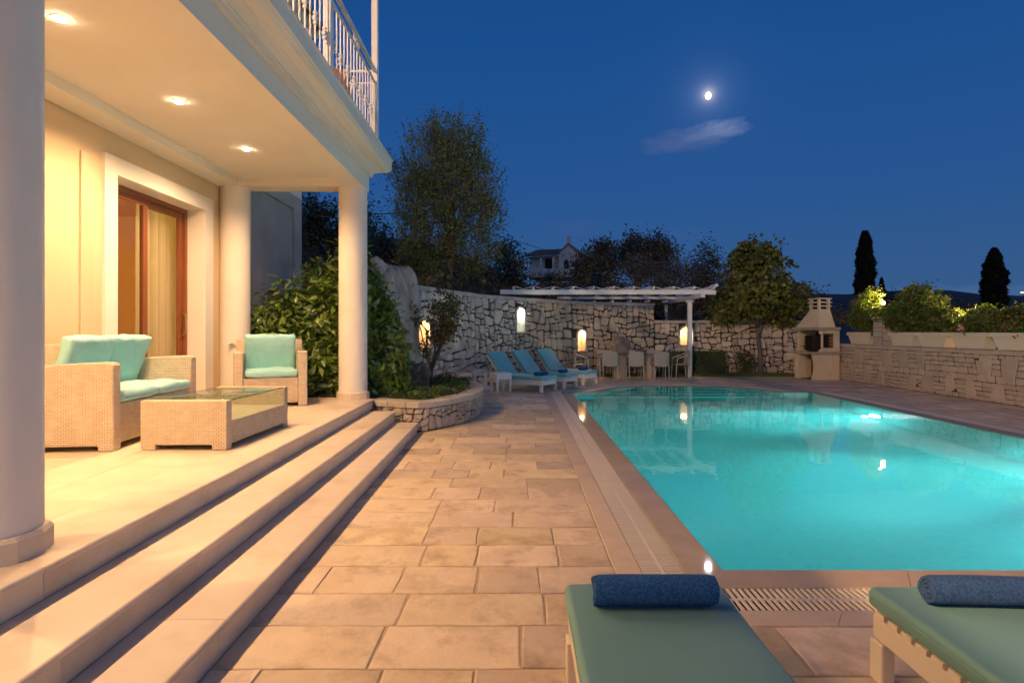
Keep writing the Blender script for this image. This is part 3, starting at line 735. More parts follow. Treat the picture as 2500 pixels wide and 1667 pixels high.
sr = MB(); sr.box(-2.25, -.05, 8.915, 8.945, 1.26, 1.29); sr.box(-2.25, -.05, 8.92, 8.94, 1.085, 1.10); sr.obj('side_rail', m_wpaint, rail)
for i in range(13): link('baluster', BB if i % 2 else BA, rail, (-.2-i*.155, 8.93, 0))
mb = MB()
for i, yy in enumerate((7.75, 7.92)):
    pts = []
    for q in range(22): t = q/21*math.pi*2.6; r = .075*(1-q/28); pts.append((0, yy+r*math.cos(t+i*math.pi), 1.18+r*.9*math.sin(t+i*math.pi)))
    mb.tube(pts, .009, 6)
mb.obj('scroll', m_wpaint, rail, smooth=True)
o = MB().lathe([(.14, 0), (.20, .15), (.25, .5), (.24, .8), (.20, .95), (.23, .98), (.23, 1.02), (.20, 1.02), (.18, .9)], 28).obj('clay_jar', m_terra, None, hw(-2.55, 8.45, 4.27), smooth=True); tag(o, 'large terracotta jar behind the balcony railing near its far corner', 'jar')
o = MB().lathe([(.02, 0), (.02, .22), (.07, .26), (.12, .33), (.135, .42), (.12, .51), (.07, .57), (.01, .59)], 22).obj('globe_lamp', m_wpaint, None, hw(-2.28, 6.30, 4.27), smooth=True); tag(o, 'white unlit globe on the balcony edge beside the middle post', 'lamp')
# wall lantern on the balcony, behind the camera's view: it lights the railing, the far walls and the planters
ln = hthing('wall_lantern', 'lit lantern on the upper villa wall above the balcony, behind the camera', 'lamp', -4.28, -3.4, 6.7)
MB().box(-.06, -.04, -.06, .06, -.12, .12).obj('wall_plate', m_dark, ln); MB().tube([(-.05, 0, .1), (.05, 0, .16), (.12, 0, .14)], .012, 8).obj('arm', m_dark, ln)
MB().lathe([(.02, .13), (.09, .09), (.09, .075)], 6, (.12, 0, 0)).obj('cap', m_dark, ln)
MB().lathe([(.001, -.04), (.035, -.02), (.04, .02), (.02, .06), (.001, .065)], 14, (.12, 0, 0)).obj('bulb', m_bulbn, ln, smooth=True)
lamp('lantern_light', 'POINT', (.26, 0, .0), P_LANTERN, (1, .60, .33), ln, shadow_soft_size=.06)
# ceiling spotlights
for i, y in enumerate((-.27, 1.23, 2.74, 4.24, 5.75, 7.23)):
    lbl = {5: 'lit recessed spotlight in the terrace ceiling nearest the corner column', 4: 'lit recessed spotlight in the middle of the terrace ceiling', 3: 'lit recessed ceiling spotlight beside the big foreground column'}.get(i, None) or 'lit recessed terrace spotlight out of view above the foreground, number aside'
    if i < 3: lbl = ('recessed terrace spotlight farthest behind the camera', 'recessed terrace spotlight just behind the camera', 'recessed terrace spotlight overhead before the foreground column')[i]
    r_ = hthing('ceiling_spotlight', lbl, 'ceiling light', -3.27, y, 3.79, group='recessed spotlights in the terrace ceiling')
    MB().lathe([(.055, -.004), (.058, 0), (.040, 0), (.040, -.006)], 24).obj('trim_ring', m_white, r_)
    MB().lathe([(.038, -.001), (.038, -.010), (.030, -.020), (.001, -.024)], 20).obj('bulb', m_bulb, r_)
    l_ = lamp('spot_light', 'SPOT', (0, 0, -.035), P_SPOT, WARM, r_, spot_size=math.radians(154), spot_blend=.55, shadow_soft_size=.03)
# ================================================================== STONE WALLS
class Curve:
    def __init__(s, pts, side=1, sub=14):
        P_ = [Vector(p) for p in pts]; out = []
        ext = [P_[0]*2-P_[1]]+P_+[P_[-1]*2-P_[-2]]
        for i in range(1, len(ext)-2):
            p0, p1, p2, p3 = ext[i-1], ext[i], ext[i+1], ext[i+2]
            for k in range(sub):
                t = k/sub; out.append(.5*((2*p1)+(-p0+p2)*t+(2*p0-5*p1+4*p2-p3)*t*t+(-p0+3*p1-3*p2+p3)*t**3))
        out.append(P_[-1]); s.p = out; s.c = [0]
        for a, b in zip(out, out[1:]): s.c.append(s.c[-1]+(b-a).length)
        s.L = s.c[-1]; s.side = side
    def at(s, d):
        d = min(max(d, 0), s.L-1e-6); i = int(np.searchsorted(s.c, d, 'right'))-1; i = min(max(i, 0), len(s.p)-2)
        t = (d-s.c[i])/(s.c[i+1]-s.c[i]); p = s.p[i].lerp(s.p[i+1], t); q0 = s.p[max(i-1, 0)]; q1 = s.p[min(i+2, len(s.p)-1)]
        tg = (q1-q0); tg = tg.to_2d().normalized() if len(tg) > 2 else tg.normalized()
        n = Vector((tg.y, -tg.x))*s.side; return p, n, tg
    def w(s, d, z, off=0):
        p, n, _ = s.at(d); return (p.x+n.x*off, p.y+n.y*off, z)
    def find(s, px):
        best = min(range(400), key=lambda k: abs((lambda p: 1268.5+F*p.x/p.y)(s.at(s.L*k/399)[0])-px)); return s.L*best/399
def shrink(poly, g):
    """inset a convex-ish polygon by g"""
    n = len(poly); out = []; A = sum(poly[i][0]*poly[(i+1) % n][1]-poly[(i+1) % n][0]*poly[i][1] for i in range(n))
    if A < 0: poly = poly[::-1]
    cx = sum(p[0] for p in poly)/n; cy = sum(p[1] for p in poly)/n
    for x, y in poly:
        d = math.hypot(x-cx, y-cy); k = max(.35, 1-g*1.25/max(d, .01)); out.append((cx+(x-cx)*k, cy+(y-cy)*k))
    return out
def chaikin(poly, r=.2):
    out = []; n = len(poly)
    for i in range(n):
        a, b = poly[i], poly[(i+1) % n]; out += [(a[0]+(b[0]-a[0])*r, a[1]+(b[1]-a[1])*r), (a[0]+(b[0]-a[0])*(1-r), a[1]+(b[1]-a[1])*(1-r))]
    return out
def clip(poly, px, py, nx, ny):
    """keep the side where (p-P).n <= 0"""
    out = []; n = len(poly)
    for i in range(n):
        a, b = poly[i], poly[(i+1) % n]; da = (a[0]-px)*nx+(a[1]-py)*ny; db = (b[0]-px)*nx+(b[1]-py)*ny
        if da <= 0: out.append(a)
        if (da < 0 < db) or (db < 0 < da): t = da/(da-db); out.append((a[0]+(b[0]-a[0])*t, a[1]+(b[1]-a[1])*t))
    return out
def voronoi(pts, x0, x1, z0, z1, rad=1.0):
    pts = [p if len(p) == 3 else (p[0], p[1], 0) for p in pts]
    polys = []
    for i, (x, z, ri) in enumerate(pts):
        p = [(x0, z0), (x1, z0), (x1, z1), (x0, z1)]
        nb = sorted((math.hypot(a-x, b-z), a, b, rj) for j, (a, b, rj) in enumerate(pts) if j != i and abs(a-x) < rad and abs(b-z) < rad)
        for d, a, b, rj in nb:
            k_ = .5+(ri*ri-rj*rj)/(8*d*d); p = clip(p, x+(a-x)*k_, z+(b-z)*k_, a-x, b-z)
            if not p: break
        if len(p) > 2: polys.append(p)
    return polys
def scatter(x0, x1, z0, z1, dmin, dmax, tries=9000):
    pts = []; rs = []
    for _ in range(tries):
        x, z = random.uniform(x0, x1), random.uniform(z0, z1); r = dmin+(dmax-dmin)*random.random()**1.5
        if all(math.hypot((x-a), (z-b)*1.1) > (r+q)/2 for (a, b), q in zip(pts, rs)): pts.append((x, z)); rs.append(r)
    return [(a, b, r) for (a, b), r in zip(pts, rs)]
def rubble(x0, x1, z0, z1, amin, amax, sl=.35):
    """convex stones by repeated slanted splits, as a mason fits them: T-joints and mixed sizes"""
    out = []; k = max(1, round((x1-x0)/1.1)); xs_ = [x0+(x1-x0)*(i+(jit(.15) if 0 < i < k else 0))/k for i in range(k+1)]
    st = []
    for a, b in zip(xs_, xs_[1:]): t = jit(.0); st.append([(a, z0), (b, z0), (b, z1), (a, z1)])
    while st:
        p = st.pop(); n = len(p); A = abs(sum(p[i][0]*p[(i+1) % n][1]-p[(i+1) % n][0]*p[i][1] for i in range(n)))/2
        w_ = max(q[0] for q in p)-min(q[0] for q in p); h_ = max(q[1] for q in p)-min(q[1] for q in p)
        lim = amin+(amax-amin)*random.random()**2.2
        if A < lim and max(w_, h_) < 2.6*min(w_, h_): out.append(p); continue
        if A < amin*.6: out.append(p); continue
        cx = min(q[0] for q in p)+w_*random.uniform(.36, .64); cz = min(q[1] for q in p)+h_*random.uniform(.36, .64); a = random.gauss(0, sl*.55)
        nx, nz = (math.cos(a), math.sin(a)) if w_ > h_*random.uniform(.85, 1.25) else (math.sin(a), math.cos(a))
        A_, B_ = clip(p, cx, cz, nx, nz), clip(p, cx, cz, -nx, -nz)
        if len(A_) > 2 and len(B_) > 2: st += [A_, B_]
        else: out.append(p)
    return out
def stone(root, base, cv, poly, gap, th, m, rnd=.018, name='stone', stuff=None, round_=.2, off0=0.0):
    q = chaikin(shrink([(a+jit(rnd), b+jit(rnd)) for a, b in poly], gap), round_)
    n = len(q); cx = sum(p[0] for p in q)/n; cz = sum(p[1] for p in q)/n; t = th*random.uniform(.55, 1.15)
    tl, tr = jit(.10), jit(.10)
    def off(x, z): return t+(x-cx)*tl+(z-cz)*tr
    v = [cv.w(x, z, -.03+off0) for x, z in q]+[cv.w(x, z, off(x, z)*.45+off0+jit(.003)) for x, z in q]
    v += [cv.w(cx+(x-cx)*.84, cz+(z-cz)*.84, off(x, z)*.92+off0+jit(.005)) for x, z in q]+[cv.w(cx, cz, off(cx, cz)+off0+jit(.006))]
    f = []
    for i in range(n):
        j = (i+1) % n; f += [(i, j, n+j, n+i), (n+i, n+j, 2*n+j, 2*n+i), (2*n+i, 2*n+j, 3*n)]
    if stuff is not None: stuff.add(v, f); return
    c = cv.w(cx, cz, off0); v = [(a-c[0], b-c[1], d-c[2]) for a, b, d in v]
    me = bpy.data.meshes.new(name); me.from_pydata(v, [], f); me.materials.append(m)
    link(name, me, root, (c[0]-base[0], c[1]-base[1], c[2]-base[2]))
def avoid(poly, rects):
    for (a, b, c, d) in rects:
        cx = sum(p[0] for p in poly)/len(poly); cz = sum(p[1] for p in poly)/len(poly)
        if a < cx < b and c < cz < d: return None
        if max(p[0] for p in poly) > a and min(p[0] for p in poly) < b and max(p[1] for p in poly) > c and min(p[1] for p in poly) < d:
            # keep the part on the side of the centre
            cand = []
            if cx <= a: cand.append((a-cx, (a, cz, 1, 0)))
            if cx >= b: cand.append((cx-b, (b, cz, -1, 0)))
            if cz <= c: cand.append((c-cz, (cx, c, 0, 1)))
            if cz >= d: cand.append((cz-d, (cx, d, 0, -1)))
            if cand: poly = clip(poly, *max(cand)[1])
            if len(poly) < 3: return None
    return poly
def coping(root, base, cv, s0, s1, zf, h, over, depth, m, lmin=.3, lmax=.5):
    s = s0
    while s < s1-.05:
        e = min(s+random.uniform(lmin, lmax), s1)
        if s1-e < .15: e = s1
        v = []; o = over+jit(.012)
        for d in (s+.004, (s+e)/2, e-.004):
            z = zf(d)+jit(.006)
            v += [cv.w(d, z-h, o+jit(.008)), cv.w(d, z-.014, o+jit(.006)), cv.w(d, z, o-.022), cv.w(d, z, -depth), cv.w(d, z-h, -depth)]
        f = [tuple(range(5))[::-1], tuple(range(10, 15))]
        for r in (0, 5): f += [(r+i, r+(i+1) % 5, r+5+(i+1) % 5, r+5+i) for i in range(5)]
        c = cv.w((s+e)/2, zf((s+e)/2), 0); MB().add([(a-c[0], b-c[1], d-c[2]) for a, b, d in v], f).obj('coping_stone', m, root, (c[0]-base[0], c[1]-base[1], c[2]-base[2]))
        s = e
def wall_face(root, base, cv, s0, s1, zf, depth, m, holes=(), z0=-.05):
    """mortar core with rectangular holes for the niches"""
    ss = sorted(set([s0, s1]+[h for r in holes for h in (r[0], r[1])]+[s0+(s1-s0)*k/60 for k in range(61)]))
    ss = [a for i, a in enumerate(ss) if i == 0 or a-ss[i-1] > 1e-4]
    mb = MB()
    for a, b in zip(ss, ss[1:]):
        mid = (a+b)/2; zs = [z0]; seg = []
        hs = sorted((r[2], r[3]) for r in holes if r[0] < mid < r[1]); lo = z0
        for h0, h1 in hs: seg.append((lo, h0)); lo = h1
        seg.append((lo, None))
        for l_, h_ in seg:
            za, zb = (zf(a), zf(b)) if h_ is None else (h_, h_)
            mb.add([cv.w(a, l_), cv.w(b, l_), cv.w(b, zb), cv.w(a, za)], [(0, 1, 2, 3)])
    mb.add([cv.w(a, z0, -depth) for a in ss]+[cv.w(a, zf(a), -depth) for a in ss]+[cv.w(a, zf(a)) for a in ss], [(i, i+1, len(ss)+i+1, len(ss)+i) for i in range(len(ss)-1)]+[(len(ss)+i, len(ss)+i+1, 2*len(ss)+i+1, 2*len(ss)+i) for i in range(len(ss)-1)])
    for e in (s0, s1): mb.add([cv.w(e, z0), cv.w(e, z0, -depth), cv.w(e, zf(e), -depth), cv.w(e, zf(e))], [(0, 1, 2, 3)])
    mb.obj('mortar', m, root, shift=base, fix=False)
def niche(root, base, cv, sc, w_, z0, z1, bulb, color, power, left=True, fw=.06):
    """arched opening with its stone frame, back and lamp"""
    r = w_/2; za = z1-r; D = .24; na = 12
    prof_ = [(-r, z0), (-r, za)]+[(-r*math.cos(math.pi*k/na), za+r*math.sin(math.pi*k/na)) for k in range(1, na)]+[(r, za), (r, z0)]
    n = len(prof_); v = []
    for a, z in prof_: v += [cv.w(sc+a, z, .035), cv.w(sc+a, z, -D)]
    f = [(2*i, 2*i+2, 2*i+3, 2*i+1) for i in range(n-1)]+[(0, 1, 2*n-1, 2*n-2)]
    f.append(tuple(2*i+1 for i in range(n)))
    body = MB().add(v, f).obj('niche', m_stone2 if color == WARM else m_cope, root, shift=base, fix=False)
    # frame stones round the opening: jambs and voussoirs
    def block(p, q, P2, Q2, th=.055):
        vs = []
        for o_ in (-.02, th):
            for (a, z) in (p, q, Q2, P2): vs.append(cv.w(sc+a, z, o_))
        MB().add(vs, [(0, 1, 2, 3), (4, 5, 6, 7), (0, 1, 5, 4), (1, 2, 6, 5), (2, 3, 7, 6), (3, 0, 4, 7)]).obj('frame_stone', m_cope, root, shift=base)
    R = r+fw; g = .006
    for sgn in (-1, 1):
        z = z0
        while z < za-.02:
            e = min(z+random.uniform(.16, .26), za); e = za if za-e < .1 else e
            block((sgn*r, z+g), (sgn*r, e-g), (sgn*R, z+g), (sgn*(R+jit(.012)), e-g)); z = e
    for k in range(5):
        a0 = math.pi*k/5+.02; a1 = math.pi*(k+1)/5-.02; am = (a0+a1)/2
        c_ = lambda a, rr: (-rr*math.cos(a), za+rr*math.sin(a))
        vs = []
        for o_ in (-.02, .055):
            for a, rr in ((a0, r), (am, r), (a1, r), (a1, R), (am, R+.01), (a0, R)): q = c_(a, rr); vs.append(cv.w(sc+q[0], q[1], o_))
        MB().add(vs, [tuple(range(6)), tuple(range(6, 12))]+[(i, (i+1) % 6, 6+(i+1) % 6, 6+i) for i in range(6)]).obj('frame_stone', m_cope, root, shift=base)
    vs = []
    for o_ in (-D+.01, .085):
        for a, z in ((-R-.02, z0-.05), (R+.02, z0-.05), (R+.02, z0-.003), (-R-.02, z0-.003)): vs.append(cv.w(sc+a, z, o_))
    MB().add(vs, [(0, 1, 2, 3), (4, 5, 6, 7), (0, 1, 5, 4), (1, 2, 6, 5), (2, 3, 7, 6), (3, 0, 4, 7)]).obj('sill', m_cope, root, shift=base)
    sg = -1 if left else 1
    lp = Vector(cv.w(sc+sg*r*.45, za+r*.25, -.11)); wl = Vector(cv.w(sc+sg*r*.45, za+r*.25, -D+.01))
    c = MB(); c.tube([wl, lp], .012, 8); o = c.obj('lamp_holder', m_white, root, shift=base)
    MB().lathe([(.001, -.055), (.03, -.045), (.045, -.01), (.04, .025), (.018, .05), (.001, .055)], 16).obj('bulb', bulb, root, tuple(lp-Vector(base)), smooth=True)
    lq = Vector(cv.w(sc+sg*r*.2, za+r*.1, .03))
    lamp('niche_light', 'POINT', tuple(lq-Vector(base)), power, (1, .56, .24) if color == WARM else color, root, shadow_soft_size=.04)
    return (sc-R+.012, sc+R-.012, z0-.045, z1+.035)

# ---- curved retaining wall behind the loungers
RP = [(-4.6, 12.2), (-3.6, 12.55), (-2.57, 13.3), (-1.25, 15.9), (-.17, 17.2), (1.09, 18.3), (2.45, 19.2), (4.68, 19.75)]
RC = Curve(RP, 1)
sA, sB = 0.0, RC.L
def zr(s): 
    t = s/RC.L; return 2.62-.16*t
RB = (-1.25, 15.9, 0)
rw = thing('retaining_wall', 'tall curved rubble stone retaining wall behind the far sun loungers, with three lit niches', 'wall', RB)
def px2s(cv, px): return cv.find(px)
ns = [px2s(RC, 1033), px2s(RC, 1269), px2s(RC, 1418)]
holes = []
holes.append(niche(rw, RB, RC, ns[0], .42, .98, 1.74, m_bulbn, WARM, P_NICHE, True))
holes.append(niche(rw, RB, RC, ns[1], .34, 1.47, 2.20, m_bulbc, (.82, 1.0, .93), P_NICHE*.9, True))
holes.append(niche(rw, RB, RC, ns[2], .32, .85, 1.53, m_bulbn, WARM, P_NICHE*1.1, False))
inner = [(ns[0]-.215, ns[0]+.215, .98, 1.75), (ns[1]-.175, ns[1]+.175, 1.47, 2.21), (ns[2]-.165, ns[2]+.165, .85, 1.54)]
wall_face(rw, RB, RC, sA, sB, lambda s: zr(s)-.1, .4, m_mort, inner)
s_vis = px2s(RC, 960)
polys = rubble(s_vis, sB-.02, 0, 2.5, .028, .19)
random.shuffle(polys); cnt = 0; extra = MB()
polys.sort(key=lambda p: sum(q[0] for q in p)/len(p))
for p in polys:
    sc_ = sum(q[0] for q in p)/len(p); p = [(a, b*(zr(sc_)-.1)/2.5) for a, b in p]
    p = avoid(p, holes)
    if not p: continue
    stone(rw, RB, RC, p, .017, .075, m_stone, round_=.15, rnd=.022, stuff=None if cnt < 290 else extra); cnt += 1
if extra.v: extra.obj('stone', m_stone, rw, kind='stuff', fix=False, shift=RB)
print('retaining stones', cnt)
coping(rw, RB, RC, s_vis-1.2, sB, zr, .11, .045, .45, m_cope)
# ---- lower straight wall behind the dining place
LP_ = [(4.66, 19.72), (7.2, 19.75), (10.1, 19.6)]
LC = Curve(LP_, 1); LB = (7.2, 19.75, 0)
lw = thing('garden_wall', 'low rubble stone wall with one lit arched niche behind the white pergola post and the bushy tree', 'wall', LB)
nl = px2s(LC, 1675)
hl = niche(lw, LB, LC, nl, .44, 1.02, 1.64, m_bulbn, WARM, P_NICHE*.9, True)
zl = lambda s: 1.87
wall_face(lw, LB, LC, 0, LC.L, lambda s: 1.77, .4, m_mort, [(nl-.225, nl+.225, 1.02, 1.65)])
for p in rubble(.01, LC.L, 0, 1.765, .028, .19):
    p = avoid(p, [hl])
    if p: stone(lw, LB, LC, p, .017, .075, m_stone, round_=.15, rnd=.022)
coping(lw, LB, LC, 0, LC.L, zl, .10, .045, .45, m_cope)

# ---- long planter wall on the right: coursed small stones with big irregular ones let in
GC = Curve([(9.97, 18.6), (9.97, 10), (9.97, 6.2)], 1, 4); GB = (9.97, 13, 0); ZG = 1.0
gw = thing('garden_wall', 'pale coursed stone wall on the right, with planter boxes in a row on top', 'wall', GB)
wall_face(gw, GB, GC, 0, GC.L, lambda s: ZG, .5, m_mort2)
MB().box(9.99, 10.46, 6.21, 18.59, .0, ZG-.004).obj('core', m_mort2, gw, shift=GB)
bigs = []
s = .15; alt = 0
while s < GC.L-.3:
    alt += 1; top_ = alt % 2; h = random.uniform(.38, .54); zlo = ZG-.03-h if top_ and random.random() < .6 else (random.uniform(.36, .44) if top_ else random.uniform(.012, .05)); h = min(h, ZG-.03-zlo)
    wb = random.uniform(.34, .52); wt = wb*random.uniform(.45, .85); dxx = jit(.06); c = s
    if top_ and random.random() < .5: wb, wt = wt, wb
    bigs.append([(c-wb/2, zlo), (c+wb/2, zlo+jit(.02)), (c+wt/2+dxx, zlo+h*.93), (c+dxx*.5, zlo+h), (c-wt/2+dxx, zlo+h*.9)])
    s += random.uniform(.24, .38)
keep = []
def bb(p): return min(q[0] for q in p), max(q[0] for q in p), min(q[1] for q in p), max(q[1] for q in p)
for b in bigs:
    B_ = bb(b)
    if all(not (B_[0] < K[1]-.03 and B_[1] > K[0]+.03 and B_[2] < K[3]-.02 and B_[3] > K[2]+.02) for K in map(bb, keep)): keep.append(b)
def span_at(poly, z):
    xs_ = []
    n = len(poly)
    for i in range(n):
        a, b = poly[i], poly[(i+1) % n]
        if (a[1]-z)*(b[1]-z) < 0: t = (z-a[1])/(b[1]-a[1]); xs_.append(a[0]+(b[0]-a[0])*t)
    return (min(xs_), max(xs_)) if len(xs_) >= 2 else None
extra = MB(); cnt = 0; allp = [(b, .010) for b in keep]
z = 0.0
while z < ZG-.03:
    hh = random.uniform(.085, .15); z1 = min(z+hh, ZG-.005)
    if ZG-z1 < .06: z1 = ZG-.005
    occ = sorted(filter(None, ((lambda a, b: (min([q[0] for q in (a, b) if q]), max([q[1] for q in (a, b) if q]), a, b) if (a or b) else None)(span_at(k, z+.006), span_at(k, z1-.006)) for k in keep if span_at(k, z+.006) and span_at(k, z1-.006))), key=lambda o: o[0])
    cur = (0.0, 0.0)
    for o in occ+[None]:
        end = (GC.L, GC.L) if o is None else ((o[2] or o[3])[0], (o[3] or o[2])[0])
        s0 = cur; W_ = max(end[0]-s0[0], end[1]-s0[1])
        if W_ > .05:
            k = max(1, round(W_/random.uniform(.16, .30))); 
            cu = [0]+sorted((i+jit(.22))/k for i in range(1, k))+[1]
            for a, b in zip(cu, cu[1:]):
                e0, e1 = max(end[0], s0[0]+.01), max(end[1], s0[1]+.01); l0, l1 = s0[0]+(e0-s0[0])*a, s0[0]+(e0-s0[0])*b; u0, u1 = s0[1]+(e1-s0[1])*a, s0[1]+(e1-s0[1])*b
                allp.append(([(l0, z), (l1, z), (u1, z1), (u0, z1)], .0085))
        if o: cur = (max(cur[0], (o[2] or o[3])[1]), max(cur[1], (o[3] or o[2])[1]))
    z = z1
def pxkey(p): c = sum(q[0] for q in p[0])/len(p[0]); y = 18.6-c; return -len(p[0])*0 if 9.6 < y < 17.6 else 1
allp.sort(key=pxkey)
for p, g in allp:
    stone(gw, GB, GC, p, g, .03, m_stone2, rnd=.007, off0=.022 if g > .01 else 0, stuff=None if cnt < 295 else extra, round_=.10, name='stone'); cnt += 1
if extra.v: extra.obj('stone', m_stone2, gw, kind='stuff', fix=False, shift=GB)
print('garden wall stones', cnt)
coping(gw, GB, GC, 0, GC.L, lambda s: 1.095, .092, .045, .5, m_stone2, .3, .55)
# stone pillar standing on the wall between the planter boxes
pr = thing('stone_pillar', 'square stone pillar on the right wall between the planter boxes', 'pillar', (10.14, 15.85, 1.09))
MB().box(-.15, .15, -.19, .19, 0, .74).obj('core', m_mort2, pr)
for face in range(2):
    z = .0
    while z < .72:
        h = random.uniform(.10, .24); h = min(h, .74-z); k = random.choice((1, 2, 2)); W_ = .38 if face == 0 else .30; x = -W_/2
        for i in range(k):
            w_ = W_/k
            if face == 0: MB().box(-.175+jit(.006), -.14, -x-w_+.005, -x-.005, z+.005, z+h-.005, .008).obj('stone', m_cope, pr)
            else: MB().box(x+.005, x+w_-.005, -.215+jit(.006), -.18, z+.005, z+h-.005, .008).obj('stone', m_cope, pr)
            x += w_
        z += h
MB().box(-.2, .2, -.24, .24, .742, .80, .012).obj('cap', m_cope, pr)

# ---- curved planting bed beside the steps
BC = Curve([(-2.32, 8.86), (-1.95, 8.64), (-1.50, 8.46), (-1.16, 8.86), (-.88, 9.38), (-.75, 10.02), (-.73, 10.85), (-.86, 11.7), (-1.25, 12.6), (-1.62, 13.15)], 1, 10)
BB_ = (-1.4, 10.5, 0)
bed = thing('planting_bed', 'curved raised bed with low stone wall and flat coping at the end of the steps', 'planter', BB_)
wall_face(bed, BB_, BC, 0, BC.L, lambda s: .35, .25, m_mort)
for p in rubble(0, BC.L, .004, .352, .008, .045, .5): stone(bed, BB_, BC, p, .009, .035, m_stone3, rnd=.010, round_=.14)
coping(bed, BB_, BC, 0, BC.L, lambda s: .445, .088, .05, .26, m_cope, .22, .42)
BC2 = Curve([(-1.85, 13.1), (-1.35, 13.55), (-1.22, 13.95), (-1.35, 14.5), (-1.9, 14.95)], 1, 8)
wall_face(bed, BB_, BC2, 0, BC2.L, lambda s: .35, .25, m_mort)
for p in rubble(0, BC2.L, .004, .352, .01, .04, .5): stone(bed, BB_, BC2, p, .009, .035, m_stone3, rnd=.01, round_=.14)
coping(bed, BB_, BC2, 0, BC2.L, lambda s: .445, .088, .05, .22, m_cope, .2, .36)
# soil filling the bed back to the retaining wall and the hedge
n1 = 40; v = []
for i in range(n1+1):
    s = BC.L*i/n1; a = Vector(BC.w(s, .37, -.2)); t = i/n1; b = Vector((-5.2+2.6*t, 9.05+4.2*t, .42)) 
    for k in range(7): q = a.lerp(b, k/6); q.z = .37+.10*math.sin(k/6*math.pi)+.04*noise.noise(q*2)+.05*k/6; v.append(tuple(q))
f = [(i*7+k, i*7+k+1, (i+1)*7+k+1, (i+1)*7+k) for i in range(n1) for k in range(6)]
MB().add(v, f).obj('bed_soil', m_soil, kind='structure', smooth=True)
MB().box(-5.2, -2.26, 8.93, 12.9, -.1, .42).obj('soil', m_soil, kind='structure')

# ---- hillside terrain behind the walls
tp = [Vector(p) for p in [(-22, 12.0), (-12, 12.4), (-7, 12.6), (-4.4, 12.65), (-3.6, 12.95), (-2.75, 13.6), (-1.55, 16.1), (-.45, 17.5), (.9, 18.65), (2.3, 19.55), (4.66, 20.1), (7.2, 20.1), (10.2, 19.95), (14, 19), (22, 16), (30, 8)]]
TC = Curve(tp, 1, 6); rows = [0, .6, 1.5, 3, 5, 8, 12, 17, 24, 34, 48, 66, 90, 120]
C0 = Vector((3, 4)); v = []; f = []; nn = 90
for i in range(nn+1):
    s = TC.L*i/nn; p = TC.at(s)[0]; d = (p-C0).normalized()
    zb = 2.42 if p.x < 4.5 else (1.74 if p.x < 10.3 else .9)
    if 4.5 <= p.x < 5.2: zb = 2.42-(p.x-4.5)/.7*.68
    for r in rows:
        q = p+d*r; k = min(max((4-q.x)/12, 0), 1)
        rise = (.21*r if r < 34 else 7.1+.10*(r-34))*k + .045*r*(1-k)*(1 if q.x < 12 else -.6)
        if q.x > 9: rise = -min(r, 60)*.05
        v.append((q.x, q.y, zb+rise+.35*noise.noise(Vector((q.x*.15, q.y*.15, 3)))*min(r/5, 1)))
R_ = len(rows)
f = [(i*R_+k, (i+1)*R_+k, (i+1)*R_+k+1, i*R_+k+1) for i in range(nn) for k in range(R_-1)]
MB().add(v, f).obj('hillside', m_hill, kind='structure', smooth=True)
MB().add([(10.4, -2, .6), (30, -2, .6), (30, 20, .6), (10.4, 20, .6)], [(0, 1, 2, 3)]).obj('lower_garden', m_hill, kind='structure')
# far ridge on the right
v = []; f = []; m_ = 80
for i in range(m_+1):
    x = -300+i*14; h = 40+11*noise.noise(Vector((x*.006, 1, 0)))+3*noise.noise(Vector((x*.03, 5, 0)))+1.6*noise.noise(Vector((x*.13, 9, 0)))
    v += [(x, 600, h), (x, 420, -4), (x, 900, h*1.0+6*noise.noise(Vector((x*.004, 3, 1))))]
f = [(3*i, 3*i+1, 3*i+4, 3*i+3) for i in range(m_)]+[(3*i, 3*i+3, 3*i+5, 3*i+2) for i in range(m_)]
MB().add(v, f).obj('far_hills', mat('far_hill', (.022, .030, .045), (.03, .038, .052), scale=.01, rough=1), kind='structure')
# ================================================================== FURNITURE
def cush(size, seed, puff=.35, wr=.012):
    sx, sy, sz = size
    def wf(co):
        u = co.x/(sx/2); w_ = co.y/(sy/2); e = max(0, 1-abs(u)**3.2)*max(0, 1-abs(w_)**3.2)
        z = co.z*(1-puff+puff*1.5*math.sqrt(max(e, 0)))
        q = Vector((co.x*5+seed, co.y*5, seed*.7)); nz = noise.noise(q)*wr+abs(noise.noise(q*2.2))*wr*.8*(1-.3*e)
        r = Vector((co.x, co.y, z+(nz if co.z > 0 else -nz*.4)))
        r.x += noise.noise(Vector((co.y*6, seed, 2)))*.008; r.y += noise.noise(Vector((co.x*6, seed, 5)))*.008
        return r
    return rbox(size, min(sz*.32, .04), 3, 16, wf)
def cushion(name, size, seed, parent, loc, rot, puff=.35, wr=.012, m=None):
    me = cush(size, seed, puff, wr); me.materials.append(m or m_cush); o = link(name, me, parent, loc, rot)
    sx, sy, sz = size[0]/2-.012, size[1]/2-.012, size[2]*.18
    pts = [(-sx, -sy, sz), (sx, -sy, sz), (sx, sy, sz), (-sx, sy, sz), (-sx, -sy, sz)]
    pp = []
    for a, b in zip(pts, pts[1:]):
        for k in range(8): q = Vector(a).lerp(Vector(b), k/8); pp.append((q.x*1.015+noise.noise(Vector((q.y*6, seed, 2)))*.008, q.y*1.015+noise.noise(Vector((q.x*6, seed, 5)))*.008, q.z))
    pp.append(pp[0]); MB().tube(pp, .006, 5).obj('piping', m or m_cush, o, smooth=True)
    return o
